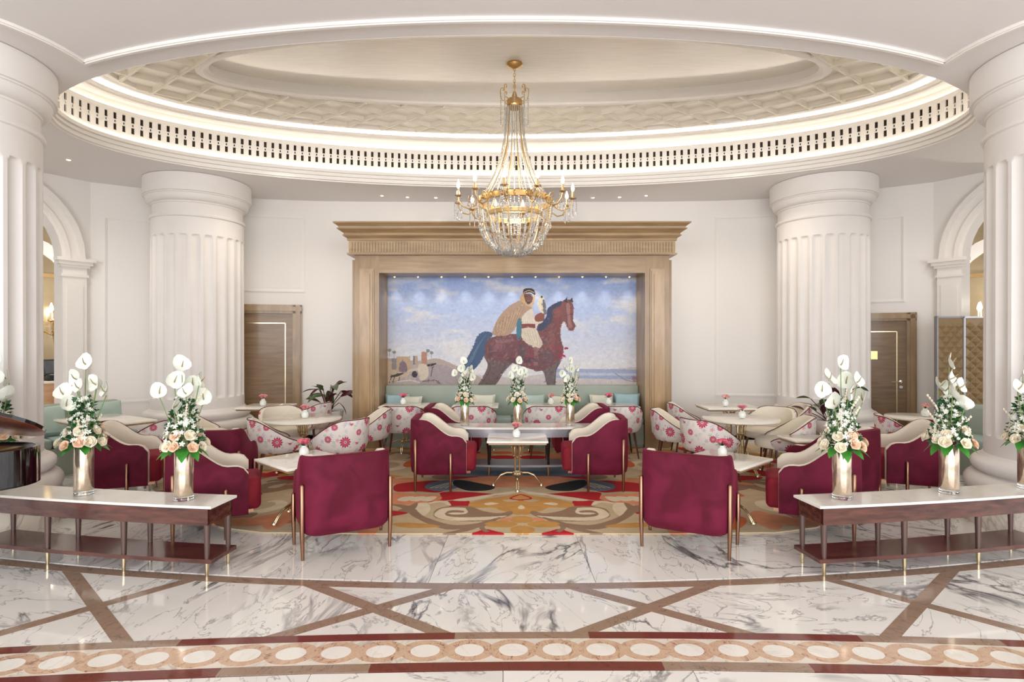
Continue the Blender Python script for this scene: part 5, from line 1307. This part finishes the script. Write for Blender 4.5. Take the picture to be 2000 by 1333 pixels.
# ================================================================== QUILTED SCREEN
t = thing('folding_screen', 'bronze quilted folding screen with silver edges behind the front right column', 'screen', (5.98, 7.9, 0), 0)
for i, (x, y, rz) in enumerate(((.17, .02, .10), (.58, -.02, -.3), (1.0, -.03, .25))):
    p = bpy.data.objects.new('screen_panel', None)
    k = MB(); k.box((0, 0, 1.0), (.38, .035, 1.94)); pnl = k.obj('screen_panel', quilt, t, smooth=False, loc=(x, y, 0), rz=rz)
    bpy.data.objects.remove(p)
    k = MB()
    for s in (-1, 1): k.box((s*.2, 0, 1.0), (.022, .05, 2.0))
    k.box((0, 0, 1.985), (.42, .05, .022)); k.box((0, 0, .015), (.42, .05, .03)); k.obj('silver_edge', screen_edge, pnl, smooth=False)
    k = MB(); n = 13; w2, hgt_ = .13, .145
    for r in range(13):
        for c in (-1, 0, 1):
            for ph in (0, .5):
                cx = (c+ph)*w2; cz = .12+(r+ph)*hgt_
                if abs(cx) > .15 or cz > 1.9: continue
                k.add([(cx-w2/2*.9, -.018, cz), (cx, -.018, cz-hgt_/2*.9), (cx+w2/2*.9, -.018, cz), (cx, -.018, cz+hgt_/2*.9), (cx, -.048, cz)], [(0, 1, 4), (1, 2, 4), (2, 3, 4), (3, 0, 4)])
    k.obj('quilting', quilt, pnl)

# ================================================================== CHANDELIER
CHX, CHY = .03, 6.8
t = thing('chandelier', 'large gilt crystal basket chandelier hanging from the oval ceiling', 'chandelier', (CHX, CHY, 0))
k = MB(); k.lathe([(.002, 5.0), (.095, 4.998), (.10, 4.98), (.06, 4.955), (.015, 4.94)], 24); k.obj('canopy', gold, t)
k = MB()
for i in range(9):
    z = 4.93-i*.035; n_ = 10; ph = (i % 2)*PI/2
    k.tube([(.014*math.cos(2*PI*j/n_)*math.cos(ph), .014*math.cos(2*PI*j/n_)*math.sin(ph), z+.024*math.sin(2*PI*j/n_)) for j in range(n_+1)], .004, 5)
k.obj('chain', gold, t)
k = MB(); k.lathe([(.015, 4.66), (.03, 4.62), (.035, 4.59), (.08, 4.57), (.095, 4.55), (.095, 4.49), (.08, 4.48), (.08, 4.46)], 20); crown = k.obj('crown', gold, t)
def upper(u):   # u 0..1 from crown to ring, radius profile
    return (.088+.03*u+.30*u**2.6, 4.47-u*1.13)
def lower(u):
    a = u*PI/2; return (.445*math.cos(a)**.8 if u < 1 else .03, 3.30-.60*math.sin(a))
for i in range(8):
    a = 2*PI*i/8; dx, dy = math.cos(a), math.sin(a); k = MB()
    k.tube([(.09*dx, .09*dy, 4.55), (.15*dx, .15*dy, 4.56), (.17*dx, .17*dy, 4.62), (.17*dx, .17*dy, 4.69), (.145*dx, .145*dy, 4.71), (.13*dx, .13*dy, 4.69), (.14*dx, .14*dy, 4.67)], .006, 6); sc_ = k.obj('scroll', gold, crown)
    k = MB()
    for j in range(16): k.octa((.165*dx, .165*dy, 4.60-.022*j), .0085, .011)
    k.octa((.165*dx, .165*dy, 4.24), .013, .03); k.obj('crystal_drop', crystal, crown)
for i in range(12):
    a = 2*PI*(i+.5)/12; k = MB(); k.tube([(upper(q/14)[0]*math.cos(a), upper(q/14)[0]*math.sin(a), upper(q/14)[1]) for q in range(15)], .0065, 6); k.obj('upper_rib', gold_emi, t)
def strand(fn, n, r, name, da=0):
    k = MB()
    for j in range(n):
        R, z = fn((j+.5)/n); k.octa((R, 0, z), r, r*1.15)
    return k.mesh(name, crystal, False)
sm = strand(lambda u: (upper(u)[0]+.012, upper(u)[1]), 66, .0095, 'bead_strand')
for i in range(24): place(sm, 'bead_strand', t, rot=(0, 0, 2*PI*i/24))
sm2 = strand(lambda u: (lower(u*.97)[0]+.01, lower(u*.97)[1]), 34, .0135, 'basket_strand')
for i in range(30): place(sm2, 'basket_strand', t, rot=(0, 0, 2*PI*i/30))
sm3 = strand(lambda u: (.34*(1-u*.25), 3.26-.30*math.sin(PI*u)*.0-.28*u), 18, .010, 'inner_strand')
for i in range(24): place(sm3, 'inner_strand', t, rot=(0, 0, 2*PI*i/24))
k = MB()
for i in range(10):
    a = 2*PI*(i+.25)/10; k.tube([(lower(q/12*.98)[0]*math.cos(a), lower(q/12*.98)[0]*math.sin(a), lower(q/12*.98)[1]) for q in range(13)], .009, 6)
k.obj('basket_frame', gold_emi, t)
k = MB(); k.loft([[(r*math.cos(2*PI*i/40), r*math.sin(2*PI*i/40), z) for i in range(40)] for r, z in ((.44, 3.29), (.452, 3.30), (.452, 3.36), (.44, 3.37), (.43, 3.36), (.43, 3.30), (.44, 3.29))]); 
for i in range(20):
    a = 2*PI*i/20; k.sphere((.452*math.cos(a), .452*math.sin(a), 3.33), .03, 8, 5, (.5 if i % 2 else .8, .5 if i % 2 else .8, 1))
k.obj('gilt_ring', gold, t)
k = MB(); k.loft([[(r*math.cos(2*PI*i/32), r*math.sin(2*PI*i/32), z) for i in range(32)] for r, z in ((.33, 3.14), (.34, 3.15), (.34, 3.19), (.33, 3.20), (.325, 3.17), (.33, 3.14))]); k.lathe([(.002, 2.70), (.03, 2.705), (.045, 2.73), (.03, 2.75)], 12); k.obj('inner_ring', gold_emi, t)
k = MB()
q = random.Random(5)
for i in range(420):
    u = q.uniform(.2, 1)**.8; a = q.uniform(0, 6.28); R, z = lower(u*.98); k.octa(((R+.02)*math.cos(a), (R+.02)*math.sin(a), z-.012), .012, .022)
tag(k.obj('crystal_pendant', crystal, t, smooth=False), kind='stuff')
def arm():
    k = MB(); pts = [(.44, 3.31), (.50, 3.24), (.57, 3.20), (.64, 3.22), (.69, 3.28), (.70, 3.33)]
    k.tube([(x, 0, z) for x, z in pts], .0085, 8)
    k.tube([(.50, 0, 3.30), (.53, 0, 3.35), (.57, 0, 3.35), (.58, 0, 3.31), (.555, 0, 3.30)], .006, 6)
    k.lathe([(.01, 3.325), (.045, 3.34), (.048, 3.348), (.015, 3.35), (.014, 3.36)], 14, (.70, 0, 0)); a = k.mesh('arm', gold)
    k = MB(); k.lathe([(.012, 3.36), (.012, 3.425)], 10, (.70, 0, 0)); b = k.mesh('candle_sleeve', gold_emi)
    k = MB(); k.lathe([(.007, 3.425), (.020, 3.452), (.0175, 3.48), (.008, 3.51), (.001, 3.53)], 10, (.70, 0, 0)); c = k.mesh('bulb', lamp_m)
    k = MB()
    for q_ in range(7): k.octa((0, 0, 3.33-.022*q_), .0075, .011)
    k.octa((0, 0, 3.33-.022*7-.012), .012, .026)
    d = k.mesh('crystal_drop', crystal, False); return a, b, c, d
aa, ab, ac_, ad_ = arm()
for i in range(12):
    a = 2*PI*(i+.5)/12+.1; o = place(aa, 'arm', t, rot=(0, 0, a)); dz = .03 if i % 2 else 0
    for me, nm in ((ab, 'candle_sleeve'), (ac_, 'bulb')): place(me, nm, o)
    for j in range(4): place(ad_, 'crystal_drop', o, (.70+.042*math.cos(PI/2*j), .042*math.sin(PI/2*j), -.02*(j % 2)))
point('chandelier_light', (CHX, CHY, 3.55), 15, (1, .91, .8), .25)
point('basket_light', (CHX, CHY, 3.05), 3.5, (1, .91, .8), .12)
